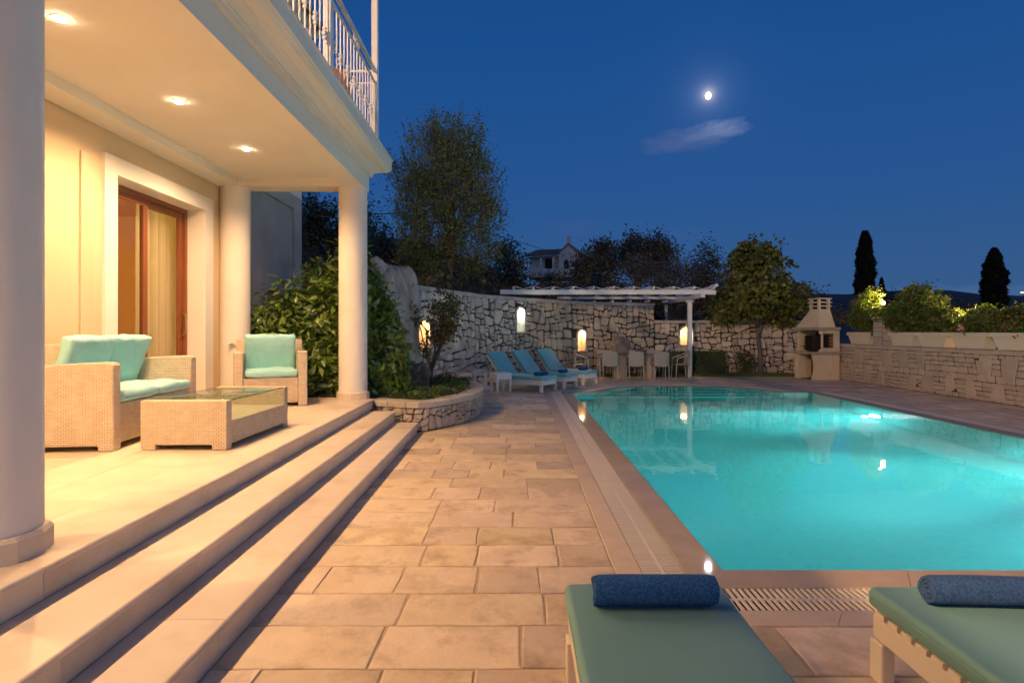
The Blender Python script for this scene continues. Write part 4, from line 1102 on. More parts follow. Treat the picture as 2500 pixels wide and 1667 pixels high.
def wick_arm(root, y0, y1, depth, h, lf):
    """side panel: front at x=0, running back to -depth; the top dips towards the back"""
    b = .02; pr = [(0, .0), (0, h-.025), (-.02, h-.004), (-.05, h)]
    for k in range(1, 9): t = k/8; pr.append((-.05-(depth-.05)*t, h-.035*t*t-.01*t))
    pr += [(-depth, 0)]
    # feet: gap under the panel
    pr += [(-depth, .0), (-depth+.12, .0), (-depth+.12, .045), (-.13, .045), (-.13, .0)]
    pr = [p for i, p in enumerate(pr) if i == 0 or p != pr[i-1]]
    o = MB().prism(pr, 1, y0, y1).obj('arm', m_wick, root); 
    md = o.modifiers.new('bevel', 'BEVEL'); md.width = .018; md.segments = 3; md.limit_method = 'ANGLE'; md.angle_limit = math.radians(50)
    boxuv(o.data); return o
def bev(o, w=.012, s=3): md = o.modifiers.new('bevel', 'BEVEL'); md.width = w; md.segments = s; md.limit_method = 'ANGLE'; md.angle_limit = math.radians(40); return o
# faces local +x; width along y
def wicker_seat(root, W_, ncush, depth=.74, aw=.11, seeds=(1, 2)):
    wick_arm(root, -W_/2, -W_/2+aw, depth, .765, 1); wick_arm(root, W_/2-aw, W_/2, depth, .765, 1)
    bev(MB().box(-depth+.02, -.03, -W_/2+aw+.001, W_/2-aw-.001, .05, .40).obj('seat_base', m_wick, root, uv=True))
    pr = [(-depth, .05), (-depth, .88), (-depth+.03, .90), (-depth+.10, .90), (-depth+.14, .38), (-depth+.10, .38), (-depth+.10, .05)]
    bev(MB().prism([(-depth, .05), (-depth-.05, .90), (-depth+.03, .915), (-depth+.11, .36), (-depth+.11, .05)], 1, -W_/2+.02, W_/2-.02).obj('backrest', m_wick, root, uv=True))
    cw = (W_-2*aw-.02)/ncush
    for i in range(ncush):
        y = -W_/2+aw+.01+cw*(i+.5)
        cushion('seat_cushion', (depth-.13, cw-.01, .10), seeds[0]+i*3, root, (-(depth-.13)/2-.005, y, .455), (0, 0, jit(.02)), .3, .022)
        cushion('back_cushion', (.55, cw-.005, .105), seeds[1]+i*5, root, (-depth+.24, y, .725), (0, math.radians(-72), jit(.04)), .25, .04)
sofa = thing('wicker_sofa', 'two-seat wicker sofa with aqua cushions behind the big foreground column', 'sofa', (-3.56, 5.64, ZT), .10)
wicker_seat(sofa, 1.54, 2, .76, .12, (1, 4))
ac = thing('wicker_armchair', 'wicker armchair with aqua cushions in front of the laurel hedge', 'armchair', (-3.36, 7.70, ZT), -math.pi/2+.44)
wicker_seat(ac, .92, 1, .74, .115, (11, 15))
# coffee table
ct = thing('coffee_table', 'low wicker coffee table with glass top in front of the sofa', 'table', (-2.915, 5.585, ZT), .0)
tx, ty, th = .375, .655, .432
def endp(y0, y1):
    pr = [(-tx, 0), (-tx, th), (tx, th), (tx, 0), (tx-.13, 0), (tx-.13, .045), (-tx+.13, .045), (-tx+.13, 0)]
    o = MB().prism(pr, 1, y0, y1).obj('end_panel', m_wick, ct); bev(o, .012); boxuv(o.data)
endp(-ty, -ty+.10); endp(ty-.10, ty)
for sx_ in (-1, 1): 
    x0, x1 = sorted((sx_*tx, sx_*(tx-.05))); bev(MB().box(x0, x1, -ty+.101, ty-.101, .045, .245).obj('side_panel', m_wick, ct, uv=True), .008)
MB().box(-tx+.051, tx-.051, -ty+.101, ty-.101, .21, .24).obj('shelf', m_wick, ct, uv=True)
rb('glass_top', (2*tx-.02, 2*ty-.20-.004, .008), m_tglass, ct, (0, 0, th-.006), b=.002, seg=1)
MB().box(tx-.012, tx-.010, -ty+.102, ty-.102, th-.010, th-.002).obj('glass_edge', mat('glass_edge', (.03, .07, .05), rough=.2), ct)

# sun loungers: origin at the foot end, body running to -x, width along y
def lounger(name, label, loc, rz, mm, mf, group, slats=True, ang=48, foot_slat=False):
    r = thing(name, label, 'sun lounger', loc, rz, group)
    Wd, Ln, zf, hb = .70, 2.0, .275, 1.22
    for s_ in (-1, 1):
        y0 = s_*(Wd/2-.02); MB().box(-Ln, 0, min(y0, y0-s_*.04), max(y0, y0-s_*.04), zf-.10, zf, .006).obj('side_rail', mf, r)
    MB().box(-.04, .003, -Wd/2+.062, Wd/2-.062, zf-.102, zf-.002, .005).obj('end_rail', mf, r)
    for x in (-.045, -Ln+.15):
        for s_ in (-1, 1): c = s_*(Wd/2-.035); MB().box(x-.04, x+.045, c-.028, c+.028, 0, zf-.101, .005).obj('leg', mf, r)
    sm = MB().box(-.030, .030, -Wd/2+.012, Wd/2-.012, -.004, .018, .002).mesh('slat', mf)
    for k in range(15): link('slat', sm, r, (-.06-.083*k, 0, zf+.006))
    a = math.radians(ang)
    bk_ = link('backrest', None, r, (-hb-.02, 0, zf+.01), (0, a, 0)); bk_.empty_display_size = .1
    for s_ in (-1, 1): c = s_*(Wd/2-.05); MB().box(-.78, 0, c-.018, c+.018, -.018, .018, .004).obj('back_rail', mf, bk_)
    for k in range(9): link('slat', sm, bk_, (-.04-.085*k, 0, .02))
    st = MB(); p0 = (-hb-.02-.5*math.cos(a), 0, zf+.5*math.sin(a)); 
    for s_ in (-1, 1): c = s_*(Wd/2-.10); st.tube([(p0[0], c, p0[2]), (-hb-.62, c, zf-.04)], .010, 6)
    st.obj('prop', mf, r)
    def wv(seed):
        def f(c): return Vector((c.x, c.y+noise.noise(Vector((c.x*3, seed, 0)))*.006, c.z+(noise.noise(Vector((c.x*2.5, c.y*4, seed)))*.010 if c.z > 0 else 0)))
        return f
    sd_ = random.random()*50
    mt_ = rb('mattress', (hb+.03, Wd-.01, .085), mm, r, (-(hb+.03)/2+.02, 0, zf+.026+.043), b=.026, seg=4, cuts=8, warp=wv(sd_))
    rb('back_mattress', (.80, Wd-.01, .085), mm, bk_, (-.40, 0, .028+.045), b=.026, seg=4, cuts=6, warp=wv(sd_+3))
    hx, hy, rr = (hb+.03)/2, (Wd-.01)/2, .03; pp = []
    for cx, cy, a0 in ((hx-rr, hy-rr, 0), (-hx+rr, hy-rr, 90), (-hx+rr, -hy+rr, 180), (hx-rr, -hy+rr, 270)):
        for q in range(5): a_ = math.radians(a0+q*22.5); pp.append((cx+(rr+.0005)*math.cos(a_), cy+(rr+.0005)*math.sin(a_), .012))
    pp.append(pp[0]); MB().tube(pp, .0032, 6, cap=False).obj('piping', mm, mt_, smooth=True)
    return r
def towel(label, loc, rz, R=.068, Lg=.50, group=None, m=None, flat=.82, seed=0):
    turns = 3.3; n = 84; outer = []; inner = []
    th_ = R/(turns+.6)
    for k in range(n+1):
        t = k/n; a = -math.pi/2+t*turns*2*math.pi; r_ = R-th_*t*turns+.0015*math.sin(a*3+seed)
        outer.append((r_*math.cos(a), (r_*math.sin(a))*flat)); ri = r_-th_*.80; inner.append((ri*math.cos(a), ri*math.sin(a)*flat))
    ring = outer+inner[::-1]; N_ = len(ring); segs = 22; v = []; f = []
    for s_ in range(segs+1):
        t = s_/segs; y = (t-.5)*Lg; edge = min(t, 1-t)*Lg; pinch = 1-.09*max(0, 1-edge/.03)**2
        for q, (x, z) in enumerate(ring):
            w_ = 1+.035*noise.noise(Vector((x*9, z*9, y*7+seed))); sag = .006*math.sin(y*7+seed)
            yy = y+(.010*noise.noise(Vector((x*14, z*14, seed+s_*.0))) if s_ in (0, segs) else 0)
            v.append((x*pinch*w_, yy, z*pinch*w_+R*flat+sag*.3))
    for s_ in range(segs):
        for q in range(N_): j = (q+1) % N_; f.append((s_*N_+q, s_*N_+j, (s_+1)*N_+j, (s_+1)*N_+q))
    for s_ in (0, segs):
        for q in range(n): a, b, c, d = s_*N_+q, s_*N_+q+1, s_*N_+N_-2-q, s_*N_+N_-1-q; f.append((a, b, c, d))
    o = MB().add(v, f).obj('rolled_towel', m or m_towel, None, loc, (0, 0, rz)); autosmooth(o, 50)
    tag(o, label, 'towel', group); return o
# far row
for i, (p, q) in enumerate((((.553, 13.83), (.94, 14.39)), ((1.152, 14.72), (1.584, 15.34)), ((1.80, 15.81), (2.22, 16.30)))):
    a, b = Vector(p), Vector(q); mid = (a+b)/2; d = (b-a).normalized(); rz = math.atan2(d.y, d.x)-math.pi/2
    lb = ('nearest of the three far sun loungers, beside the white side tables', 'middle one of the three far sun loungers with a blue towel', 'farthest sun lounger of the row, next to the dining chairs')[i]
    lounger('sun_lounger', lb, (mid.x, mid.y, 0), rz, m_matt, m_wpaint, 'far sun loungers below the stone wall', ang=(50, 50, 50)[i])
    c = Vector((math.cos(rz), math.sin(rz))); tp_ = mid-c*.27+Vector((-c.y, c.x))*(.02)
    towel(('blue rolled towel on the foot of the nearest far sun lounger', 'blue rolled towel on the middle far sun lounger', 'blue rolled towel on the farthest sun lounger')[i], (tp_.x, tp_.y, .380), rz+(-.25, .1, .05)[i]+.0, .07, .40, 'blue towels on the far loungers', seed=i*3)
# near pair, feet towards the pool
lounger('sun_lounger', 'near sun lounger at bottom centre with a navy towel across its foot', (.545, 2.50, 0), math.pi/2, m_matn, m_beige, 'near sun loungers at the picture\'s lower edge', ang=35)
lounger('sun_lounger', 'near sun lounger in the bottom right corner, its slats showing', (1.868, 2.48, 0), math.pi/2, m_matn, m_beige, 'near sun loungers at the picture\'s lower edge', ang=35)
towel('navy rolled towel lying across the near lounger at bottom centre', (.545, 2.30, .385), math.pi/2, .078, .49, 'rolled towels on the near loungers', flat=.86, seed=2)
towel('faded blue rolled towel with spiral end on the bottom right lounger', (1.93, 2.30, .385), math.pi/2-.06, .072, .54, 'rolled towels on the near loungers', mat('faded_towel', (.040, .12, .30), (.018, .06, .17), scale=110, contrast=(.4, .6), rough=.95, bump=1.0, bscale=150, dist=.012), flat=.9, seed=8)

# side tables
def side_table(label, loc, rz, s=.41):
    r = thing('side_table', label, 'table', loc, rz, 'white side tables by the far loungers'); h = .47
    bev(MB().box(-s/2, s/2, -s/2, s/2, h-.16, h).obj('table_top', m_wpaint, r), .006)
    for x in (-1, 1):
        for y in (-1, 1):
            t = .03; b = .018; X, Y = x*(s/2-.032), y*(s/2-.032); mb = MB()
            mb.add([(X-b, Y-b, 0), (X+b, Y-b, 0), (X+b, Y+b, 0), (X-b, Y+b, 0), (X-t, Y-t, h-.161), (X+t, Y-t, h-.161), (X+t, Y+t, h-.161), (X-t, Y+t, h-.161)], [(3, 2, 1, 0), (4, 5, 6, 7), (0, 1, 5, 4), (1, 2, 6, 5), (2, 3, 7, 6), (3, 0, 4, 7)])
            mb.obj('leg', m_wpaint, r)
side_table('white square side table at the head of the nearest far lounger', (-.47, 14.10, 0), .50)
side_table('white side table half hidden behind the parasol base', (-1.12, 15.25, 0), .55)
ub = thing('parasol_base', 'round white parasol base without its parasol behind the side table', 'parasol base', (-.86, 14.42, 0))
MB().lathe([(.20, 0), (.215, .02), (.215, .07), (.19, .095), (.05, .10)], 32).obj('foot', m_wpaint, ub, smooth=False)
MB().lathe([(.035, .10), (.035, .40), (.045, .40), (.045, .44), (.03, .44)], 20).obj('tube', m_wpaint, ub)

# dining set
dt = thing('dining_table', 'long dining table with thin glass top and stone pedestals under the pergola', 'table', (3.55, 17.98, 0))
rb('table_top', (2.3, .95, .02), m_tglass, dt, (0, 0, .765), b=.006, seg=1)
for x in (-.38, .55):
    pr = MB().lathe([(.20, 0), (.205, .02), (.185, .35), (.205, .72), (.21, .75)], 20, (x, 0, 0)); o = pr.obj('pedestal', m_table, dt); autosmooth(o, 50)
MB().box(-.9, .9, -.05, .05, .735, .754).obj('rail', m_table, dt)
def dchair(label, loc, rz):
    """faces +y"""
    r = thing('dining_chair', label, 'chair', loc, rz, 'cream dining chairs round the table')
    # curved backrest panel
    n = 12; v = []; f = []
    for i in range(n+1):
        t = -1+2*i/n; x = .225*math.sin(t*1.25)/math.sin(1.25); y = -.25+.075*(1-math.cos(t*1.25)); zt = .88-.045*abs(t)**3
        for z, o_ in ((.43, 0), (zt-.03, -.03), (zt, -.035)): v += [(x, y+o_, z), (x, y+o_+.022, z)]
    for i in range(n):
        a = i*6; b = a+6
        for k in (0, 2): f += [(a+k, b+k, b+k+2, a+k+2), (a+k+1, a+k+3, b+k+3, b+k+1)]
        f += [(a+4, b+4, b+5, a+5), (a, a+1, b+1, b)]
    f += [(0, 2, 3, 1), (2, 4, 5, 3)]+[(n*6+a, n*6+b, n*6+c, n*6+d) for a, b, c, d in ((0, 1, 3, 2), (2, 3, 5, 4))]
    o = MB().add(v, f).obj('backrest', m_chair, r, uv=True); autosmooth(o, 40)
    rb('seat', (.44, .44, .04), m_chair, r, (0, -.02, .44), b=.015, seg=2)
    for s_ in (-1, 1):
        MB().tube([(s_*.215, -.23, .45), (s_*.21, -.24, .25), (s_*.225, -.27, 0)], 0, 8, rs=[.014, .015, .011]).obj('leg', m_beige, r, smooth=True)
        MB().tube([(s_*.225, .19, .46), (s_*.225, .20, .25), (s_*.22, .215, 0)], 0, 8, rs=[.015, .014, .011]).obj('leg', m_beige, r, smooth=True)
        MB().tube([(s_*.21, -.22, .80), (s_*.25, -.10, .735), (s_*.265, .06, .68), (s_*.255, .17, .645), (s_*.228, .195, .45)], .013, 8).obj('arm', m_beige, r, smooth=True)
for i, (x, y, rz, lb) in enumerate(((2.72, 17.36, .03, 'left one of the three cream dining chairs with backs to the pool'), (3.52, 17.36, -.02, 'middle one of the three cream dining chairs with backs to the pool'), (4.28, 17.36, .02, 'right one of the three cream dining chairs with backs to the pool'),
    (2.80, 18.62, math.pi, 'cream dining chair across the table, farthest left and facing the pool'), (3.62, 18.62, math.pi+.05, 'cream dining chair across the table, middle of the far side'), (4.42, 18.62, math.pi, 'cream dining chair across the table, right end of the far side'),
    (1.98, 17.95, -math.pi/2-.1, 'cream dining chair at the left head of the table by the loungers'), (5.08, 17.98, math.pi/2+.05, 'cream dining chair at the right head of the table beside the pergola post'))):
    dchair(lb, (x, y, 0), rz)

# pergola
pg = thing('pergola', 'white painted pergola over the dining table on a single front post', 'pergola', (5.47, 18.3, 0)); PS = (5.47, 18.3, 0)
def pbox(name, *a): return MB().box(*a).obj(name, m_wpaint, pg, shift=PS)
pbox('post', 5.405, 5.535, 18.235, 18.365, 0, 2.42, .012); pbox('capital', 5.36, 5.58, 18.19, 18.41, 2.42, 2.498, .012)
pbox('side_beam', 5.41, 5.53, 16.95, 21.5, 2.50, 2.625, .008)
pbox('front_beam', -.60, 6.06, 17.54, 17.66, 2.627, 2.775, .008)
pbox('back_beam', 1.35, 6.0, 20.2, 20.3, 2.627, 2.72, .006)
pbox('post', 5.42, 5.52, 21.2, 21.3, 1.75, 2.498, .006)
for i in range(11):
    x = -.19+i*.614; y1 = 21.6 if x > 1.2 else 20.3
    pbox('rafter', x-.028, x+.028, 17.38, y1, 2.777, 2.865, .008)
for i in range(10):
    x = -.19+i*.614
    for y in (17.62, 18.9, 20.1):
        if y > 19.5 and x < 1.0: continue
        MB().tube([(x+.03, y, 2.88), (x+.30, y, 2.80), (x+.58, y, 2.87)], .011, 6).obj('awning_wire', m_wpaint, pg, shift=PS)
for i in range(7):
    x = 1.35+i*.62; pbox('bracket', x-.022, x+.022, 19.55, 20.198, 2.50, 2.56)
MB().tube([(6.03, 17.4, 2.9), (6.03, 17.9, 2.9)], .05, 12).obj('awning_roll', m_wpaint, pg, shift=PS)

# barbecue: local x to the right, y away, front opening faces -x
bq = thing('barbecue', 'masonry barbecue with hood, chimney and arched wood store in the corner', 'barbecue', (9.06, 17.36, 0), .21)
cw_ = .82; cd = .98
def qb(name, m, *a): return MB().box(*a).obj(name, m, bq)
# base: two curved uprights (front, on the -x face) and solid right part
def upright(y0, y1, curv):
    pts = []; n = 10
    for k in range(n+1): t = k/n; pts.append((y0 if curv < 0 else y0+(.07*(2*t-1)**2*1.0), t*.76))
    return pts
def side_face(yA, yB, arch_left):
    n = 12; pts = []
    for k in range(n+1):
        t = k/n; w_ = .10*(1-(2*t-1)**2)
        pts.append((yA if not arch_left else yA+w_*0, t*.78))
    return pts
n = 14; L1 = [(0.0, 0.0)]; 
pr1 = [(0, 0)]+[(.24-.10*(1-(2*k/n-1)**2)*1.0, .78*k/n) for k in range(n+1)]+[(0, .78)]
pr2 = [(cd, 0)]+[(cd-.26+.10*(1-(2*k/n-1)**2)*1.0, .78*k/n) for k in range(n+1)]+[(cd, .78)]
MB().prism(pr1, 0, 0, .30).obj('upright', m_bbq, bq); MB().prism(pr2, 0, 0, .30).obj('upright', m_bbq, bq)
qb('base', m_bbq, .56, cw_, 0, cd, 0, .78); qb('base_side', m_bbq, .301, .559, .001, .07, 0, .779); qb('base_side', m_bbq, .301, .559, cd-.07, cd-.001, 0, .779); qb('store_back', mat('shaded_store_render', (.20, .13, .07), (.13, .085, .05), scale=3, rough=.9), .548, .559, .071, cd-.071, .013, .779); qb('store_floor', m_soil, .01, .559, .1, cd-.1, .001, .012)  # dark brown back panel: shade inside the arched opening put into its colour
MB().box(-.06, cw_+.05, -.06, cd+.10, .781, .86, .012).obj('counter', m_bbqs, bq)
# firebox
qb('firebox_wall', m_bbq, .12, .30, 0, .05, .861, .93); qb('firebox_wall', m_bbq, .12, .30, 0, .05, 1.42, 1.52)
w_ = MB(); w_.box(.20, .64, .0, .06, .861, .98); w_.box(.20, .64, .0, .06, 1.42, 1.52); w_.box(.64, cw_, .0, .06, .861, 1.52); w_.box(.20, .24, .001, .06, .98, 1.42); w_.obj('firebox_wall', m_bbq, bq)
qb('firebox_wall', m_bbq, .10, cw_, cd-.06, cd, .861, 1.52); qb('firebox_wall', m_bbq, cw_-.06, cw_, .061, cd-.061, .861, 1.52)
for i in range(6):
    for k in range(4): MB().box(cw_-.075, cw_-.061, .07+k*.22, .07+k*.22+.21, .87+i*.105, .87+i*.105+.095, .004).obj('brick', m_brick, bq)
for yy in (.32, .62):
    mb = MB(); mb.box(.12, .70, yy, yy+.03, .90, 1.36)
    for k in range(5): mb.box(.06, .12, yy+.004, yy+.026, .93+k*.09, .95+k*.09)
    mb.obj('grill_rack', m_dark, bq)
mb = MB()
for k in range(14): mb.tube([(.12+k*.04, .34, 1.03), (.12+k*.04, .93, 1.03)], .005, 5)
mb.obj('grill', m_dark, bq)
MB().box(-.05, cw_+.02, -.05, cd+.08, 1.521, 1.615, .012).obj('hood_slab', m_bbqs, bq)
# hood: skewed pyramid to a square chimney
def frustum(a, b, z0, z1):
    (x0, x1, y0, y1), (u0, u1, w0, w1) = a, b
    return MB().add([(x0, y0, z0), (x1, y0, z0), (x1, y1, z0), (x0, y1, z0), (u0, w0, z1), (u1, w0, z1), (u1, w1, z1), (u0, w1, z1)], [(3, 2, 1, 0), (4, 5, 6, 7), (0, 1, 5, 4), (1, 2, 6, 5), (2, 3, 7, 6), (3, 0, 4, 7)])
ch = (.10, .50, .02, .42)
frustum((.06, .66, -.02, cd), (ch[0], ch[1], ch[2], ch[3]), 1.616, 2.14).obj('hood', m_bbq, bq)
z = 2.141; mb = MB(); mb.box(*ch, z, z+.03); mb.obj('chimney_neck', m_bbq, bq)
for k in range(3):
    zz = 2.171+k*.115
    for (a, b) in ((ch[0], ch[2]), (ch[1]-.07, ch[2]), (ch[0], ch[3]-.07), (ch[1]-.07, ch[3]-.07)): MB().box(a, a+.07, b, b+.07, zz, zz+.075).obj('chimney_pier', m_bbq, bq)
    frustum((ch[0]-.045, ch[1]+.045, ch[2]-.045, ch[3]+.045), (ch[0]-.03, ch[1]+.03, ch[2]-.03, ch[3]+.03), zz+.076, zz+.114).obj('chimney_ring', m_bbq, bq)
MB().box(ch[0]+.09, ch[1]-.09, ch[2]+.09, ch[3]-.09, 2.171, 2.515).obj('flue', m_dark, bq)

# planter boxes on the right wall
def planter_box(label, y0, y1):
    L_ = y1-y0; r = thing('planter_box', label, 'planter', (10.15, (y0+y1)/2, 1.096), 0, 'cream planter boxes on the right wall'); h = .37
    wb, wt, lb_, lt = .13, .18, L_/2-.17, L_/2-.04
    mb = MB(); mb.add([(-wb, -lb_, .012), (wb, -lb_, .012), (wb, lb_, .012), (-wb, lb_, .012), (-wt+.01, -lt+.01, h-.07), (wt-.01, -lt+.01, h-.07), (wt-.01, lt-.01, h-.07), (-wt+.01, lt-.01, h-.07)], [(3, 2, 1, 0), (4, 5, 6, 7), (0, 1, 5, 4), (1, 2, 6, 5), (2, 3, 7, 6), (3, 0, 4, 7)])
    mb.obj('body', m_pot, r)
    mb = MB(); mb.box(-wt-.012, -wt+.02, -lt-.012, lt+.012, h-.095, h); mb.box(wt-.02, wt+.012, -lt-.012, lt+.012, h-.095, h); mb.box(-wt+.02, wt-.02, -lt-.012, -lt+.02, h-.095, h); mb.box(-wt+.02, wt-.02, lt-.02, lt+.012, h-.095, h)
    bev(mb.obj('rim', m_pot, r), .004, 2); MB().box(-wt+.02, wt-.02, -lt+.02, lt-.02, h-.10, h-.03).obj('soil', m_soil, r)
    MB().box(-wb+.03, wb-.03, -lb_+.06, lb_-.06, 0, .012).obj('foot', m_dark, r)
PB = [(16.15, 17.35), (14.38, 15.42), (13.26, 14.34), (12.12, 13.22), (11.0, 12.08), (9.88, 10.96), (8.76, 9.84)]
for i, (a, b) in enumerate(PB):
    planter_box(('cream planter box left of the stone pillar, next to the barbecue', 'first cream planter box right of the stone pillar', 'second cream planter box right of the stone pillar', 'third cream planter box right of the stone pillar, below the pink flower', 'fourth cream planter box right of the stone pillar, cut by the picture edge', 'cream planter box just beyond the right picture edge', 'cream planter box farthest outside the right picture edge')[i], a, b)
# ================================================================== VEGETATION
# laurel hedge beside the terrace: foliage mass plus the leaves one can pick out
def leaf_mesh():
    v = [(0, 0, 0)]; n = 5
    for k in range(1, n): t = k/n; w = .22*math.sin(math.pi*t**.8); z = -.22*t*t; v += [(t, -w, z+w*.35), (t, 0, z), (t, w, z+w*.35)]
    v.append((1, 0, -.26)); f = [(0, 1, 2), (0, 2, 3)]
    for k in range(n-2): a = 1+3*k; f += [(a, a+3, a+4, a+1), (a+1, a+4, a+5, a+2)]
    a = 1+3*(n-2); f += [(a, len(v)-1, a+1), (a+1, len(v)-1, a+2)]
    return MB().add(v, f)
LM = [leaf_mesh().mesh('leaf', m_leafL, fix=False)]
m_leafL1 = mat('laurel_leaf_near', (.13, .22, .04), (.20, .27, .045), scale=30, rough=.25, coat=.3, objvar=.8, trans=.12)
LM[0].materials[0] = m_leafL1
def laurel(label, base, ells, n, npick, face=(0, -1), extra_pick=()):
    r = thing('laurel_shrub', label, 'shrub', base, 0, None)
    fo, cc = foliage('foliage', m_leafL, r, n, ells, .145, .10, .42, n//9, .45, .25, fold=True)
    mb = MB()
    for e in ells:
        for k in range(5): t = Vector((e[0]+jit(e[3]*.7), e[1]+jit(e[4]*.6), e[2]+e[5]*random.uniform(.3, .9))); mb.tube([(e[0]*.7+jit(.1), e[1]*.5, -.3), (t.x*.8, t.y*.8, t.z*.5), t], 0, 5, rs=[.02, .014, .005])
    mb.obj('stem', m_bark, r, smooth=True)
    E = np.array(ells); pr_ = (E[:, 3]*E[:, 5]); pr_ = pr_/pr_.sum()
    sprigs = [None]*(npick//7)+list(extra_pick)
    for sp in sprigs:
        if sp is None:
            e = E[RNG.choice(len(E), p=pr_)]; a = random.uniform(-1.5, 1.5)+math.atan2(face[1], face[0]); el = random.uniform(-.5, 1.35)
            d = Vector((math.cos(a)*math.cos(el), math.sin(a)*math.cos(el), math.sin(el))); p = Vector((e[0]+d.x*e[3]*1.02, e[1]+d.y*e[4]*1.02, e[2]+d.z*e[5]*1.02)); dr = (d+Vector((0, 0, .5))).normalized()
        else: p, dr = Vector(sp[0]), Vector(sp[1]).normalized()
        L_ = random.uniform(.10, .2) if sp is None else .38
        st = p+dr*L_
        for k in range(7 if sp is None else 13):
            t = (k+1)/7 if sp is None else (k+1)/13; q = p.lerp(st, t); ang = k*2.4+random.random(); 
            s1 = dr.cross(Vector((.3, .5, .8))).normalized(); s2 = dr.cross(s1)
            ld = (s1*math.cos(ang)+s2*math.sin(ang)+dr*(.35+.7*t)).normalized()
            qq = ld.to_track_quat('X', 'Z'); o = link('leaf', LM[0], r, q, qq.to_euler()); s_ = random.uniform(.13, .19)*(1.0 if t < .9 else .75); o.scale = (s_, s_, s_)
    return r
b1 = Vector(hw(-3.05, 9.55, .40))
laurel('tall glossy laurel hedge between the two far terrace columns', b1, [(-.55, .0, .85, .62, .40, 1.0), (.1, .05, 1.05, .58, .40, 1.12), (.45, .0, 1.5, .42, .36, 1.08), (-.05, -.05, .5, 1.0, .38, .7), (-1.05, -.35, .95, .34, .3, .50), (.55, -.15, .4, .4, .3, .6)], 12500, 290,
       extra_pick=[((-1.05, -.55, 1.2), (-.8, -.2, .3)), ((-1.1, -.5, .75), (-.9, -.2, .1)), ((-.35, 0, 1.75), (.0, 0, 1)), ((-.15, 0, 1.9), (.2, 0, 1)), ((-1.0, -.4, 1.4), (-.6, -.2, .7)), ((.35, 0, 2.3), (.0, 0, 1)), ((.6, 0, 2.2), (.3, 0, 1))])
b2 = Vector((-2.34, 9.75, .40))
laurel('narrower laurel shrub right of the corner column, before the boulder', b2, [(0, 0, .75, .31, .3, .85), (-.14, 0, 1.35, .20, .22, .55), (.06, -.1, .3, .33, .3, .4)], 4600, 200, extra_pick=[((-.1, -.2, 1.75), (.1, 0, 1)), ((-.22, -.2, 1.8), (-.1, 0, 1))])

# boulder: layered limestone outcrop
def boulder(name, label, loc, size, seed, rz=0, sub=5, m=None, lean=.0, ridge=.22):
    bm = bmesh.new(); bmesh.ops.create_icosphere(bm, subdivisions=sub, radius=1.0)
    for v in bm.verts:
        p = v.co.copy(); q = p+Vector((seed, seed*.3, 0))
        sq = (abs(p.x)**3.2+abs(p.y)**3.2+abs(p.z)**3.2)**(-1/3.2)
        g_ = abs(noise.noise(Vector((q.x*2.4, q.y*2.4, q.z*.7))))
        r_ = (.35+.65*sq)*(1+.26*noise.noise(q*1.2)-ridge*max(0, .22-g_)*1.9+.09*noise.noise(q*4)+.045*noise.noise(q*9))
        p = p*r_*.92; p.x *= 1+.18*max(p.z, 0); p.y *= 1+.12*max(p.z, 0); v.co = Vector((p.x*size[0]+lean*p.z*size[2], p.y*size[1], p.z*size[2]))
    me = bpy.data.meshes.new(name); bm.to_mesh(me); bm.free(); me.materials.append(m or m_rock)
    o = link(name, me, None, loc, (0, 0, rz)); o.data.polygons.foreach_set('use_smooth', [True]*len(me.polygons)); autosmooth(o, 28); return tag(o, label, 'rock')
boulder('boulder', 'huge pale grooved boulder rising behind the laurel and the corner column', (-2.56, 11.35, 1.42), (.50, .55, 1.52), 12.3, .9, 6, lean=-.07, ridge=.10)
boulder('boulder', 'dark low rock in the planting bed at the foot of the huge boulder', (-1.95, 10.4, .55), (.28, .26, .38), 8.2, .2, 5, m=mat('dark_rock', (.13, .11, .10), (.07, .055, .05), scale=3, rough=.9, bump=1.0, bscale=10, dist=.03))
boulder('boulder', 'rough rock standing against the wall left behind the dining table', (3.3, 18.95, .75), (.34, .22, .62), 5.5, 0, 5, m=mat('brown_rock', (.30, .25, .20), (.16, .12, .09), scale=2.5, rough=.9, bump=1.0, bscale=8, dist=.04))
boulder('boulder', 'smaller slanting rock against the wall behind the middle of the table', (4.1, 19.05, .55), (.42, .22, .36), 9.5, .5, 5, m=MATS['brown_rock'])
boulder('boulder', 'low dark rock at the wall foot behind the table\'s right end', (5.0, 19.2, .4), (.34, .22, .36), 1.5, .2, 5, m=MATS['dark_rock'])

# small tree in the bed
base = Vector((-1.74, 11.2, .42))
r = thing('small_tree', 'young multi-stemmed tree with reddish leaves in the planting bed before the lit niche', 'tree', base)
stems = [((0, 0, 0), (.02, 0, .35), (-.18, .05, .95), (-.30, .1, 1.45)), ((0, 0, .3), (.08, 0, .7), (.05, 0, 1.2), (.02, 0, 1.75)), ((.02, 0, .35), (.2, -.05, .75), (.36, 0, 1.25), (.45, 0, 1.9)), ((.01, 0, .3), (-.08, 0, .6), (-.1, .05, 1.1), (-.45, 0, 1.5)), ((.1, 0, .6), (.25, .05, .95), (.38, 0, 1.2), (.5, 0, 1.4))]
mb = MB()
for st in stems: mb.tube(st, 0, 7, rs=[.032, .024, .013, .005])
mb.obj('trunk', m_bark, r, smooth=True)
foliage('foliage', m_leafR, r, 1900, [(-.36, 0, 1.35, .14, .2, .25), (.12, 0, 1.15, .18, .2, .45), (-.12, 0, .75, .12, .1, .2), (.42, 0, 1.5, .15, .2, .50), (.30, 0, 1.2, .22, .2, .35), (.16, 0, 1.65, .12, .15, .3)], .072, .055, .6, 150, .1, .2)
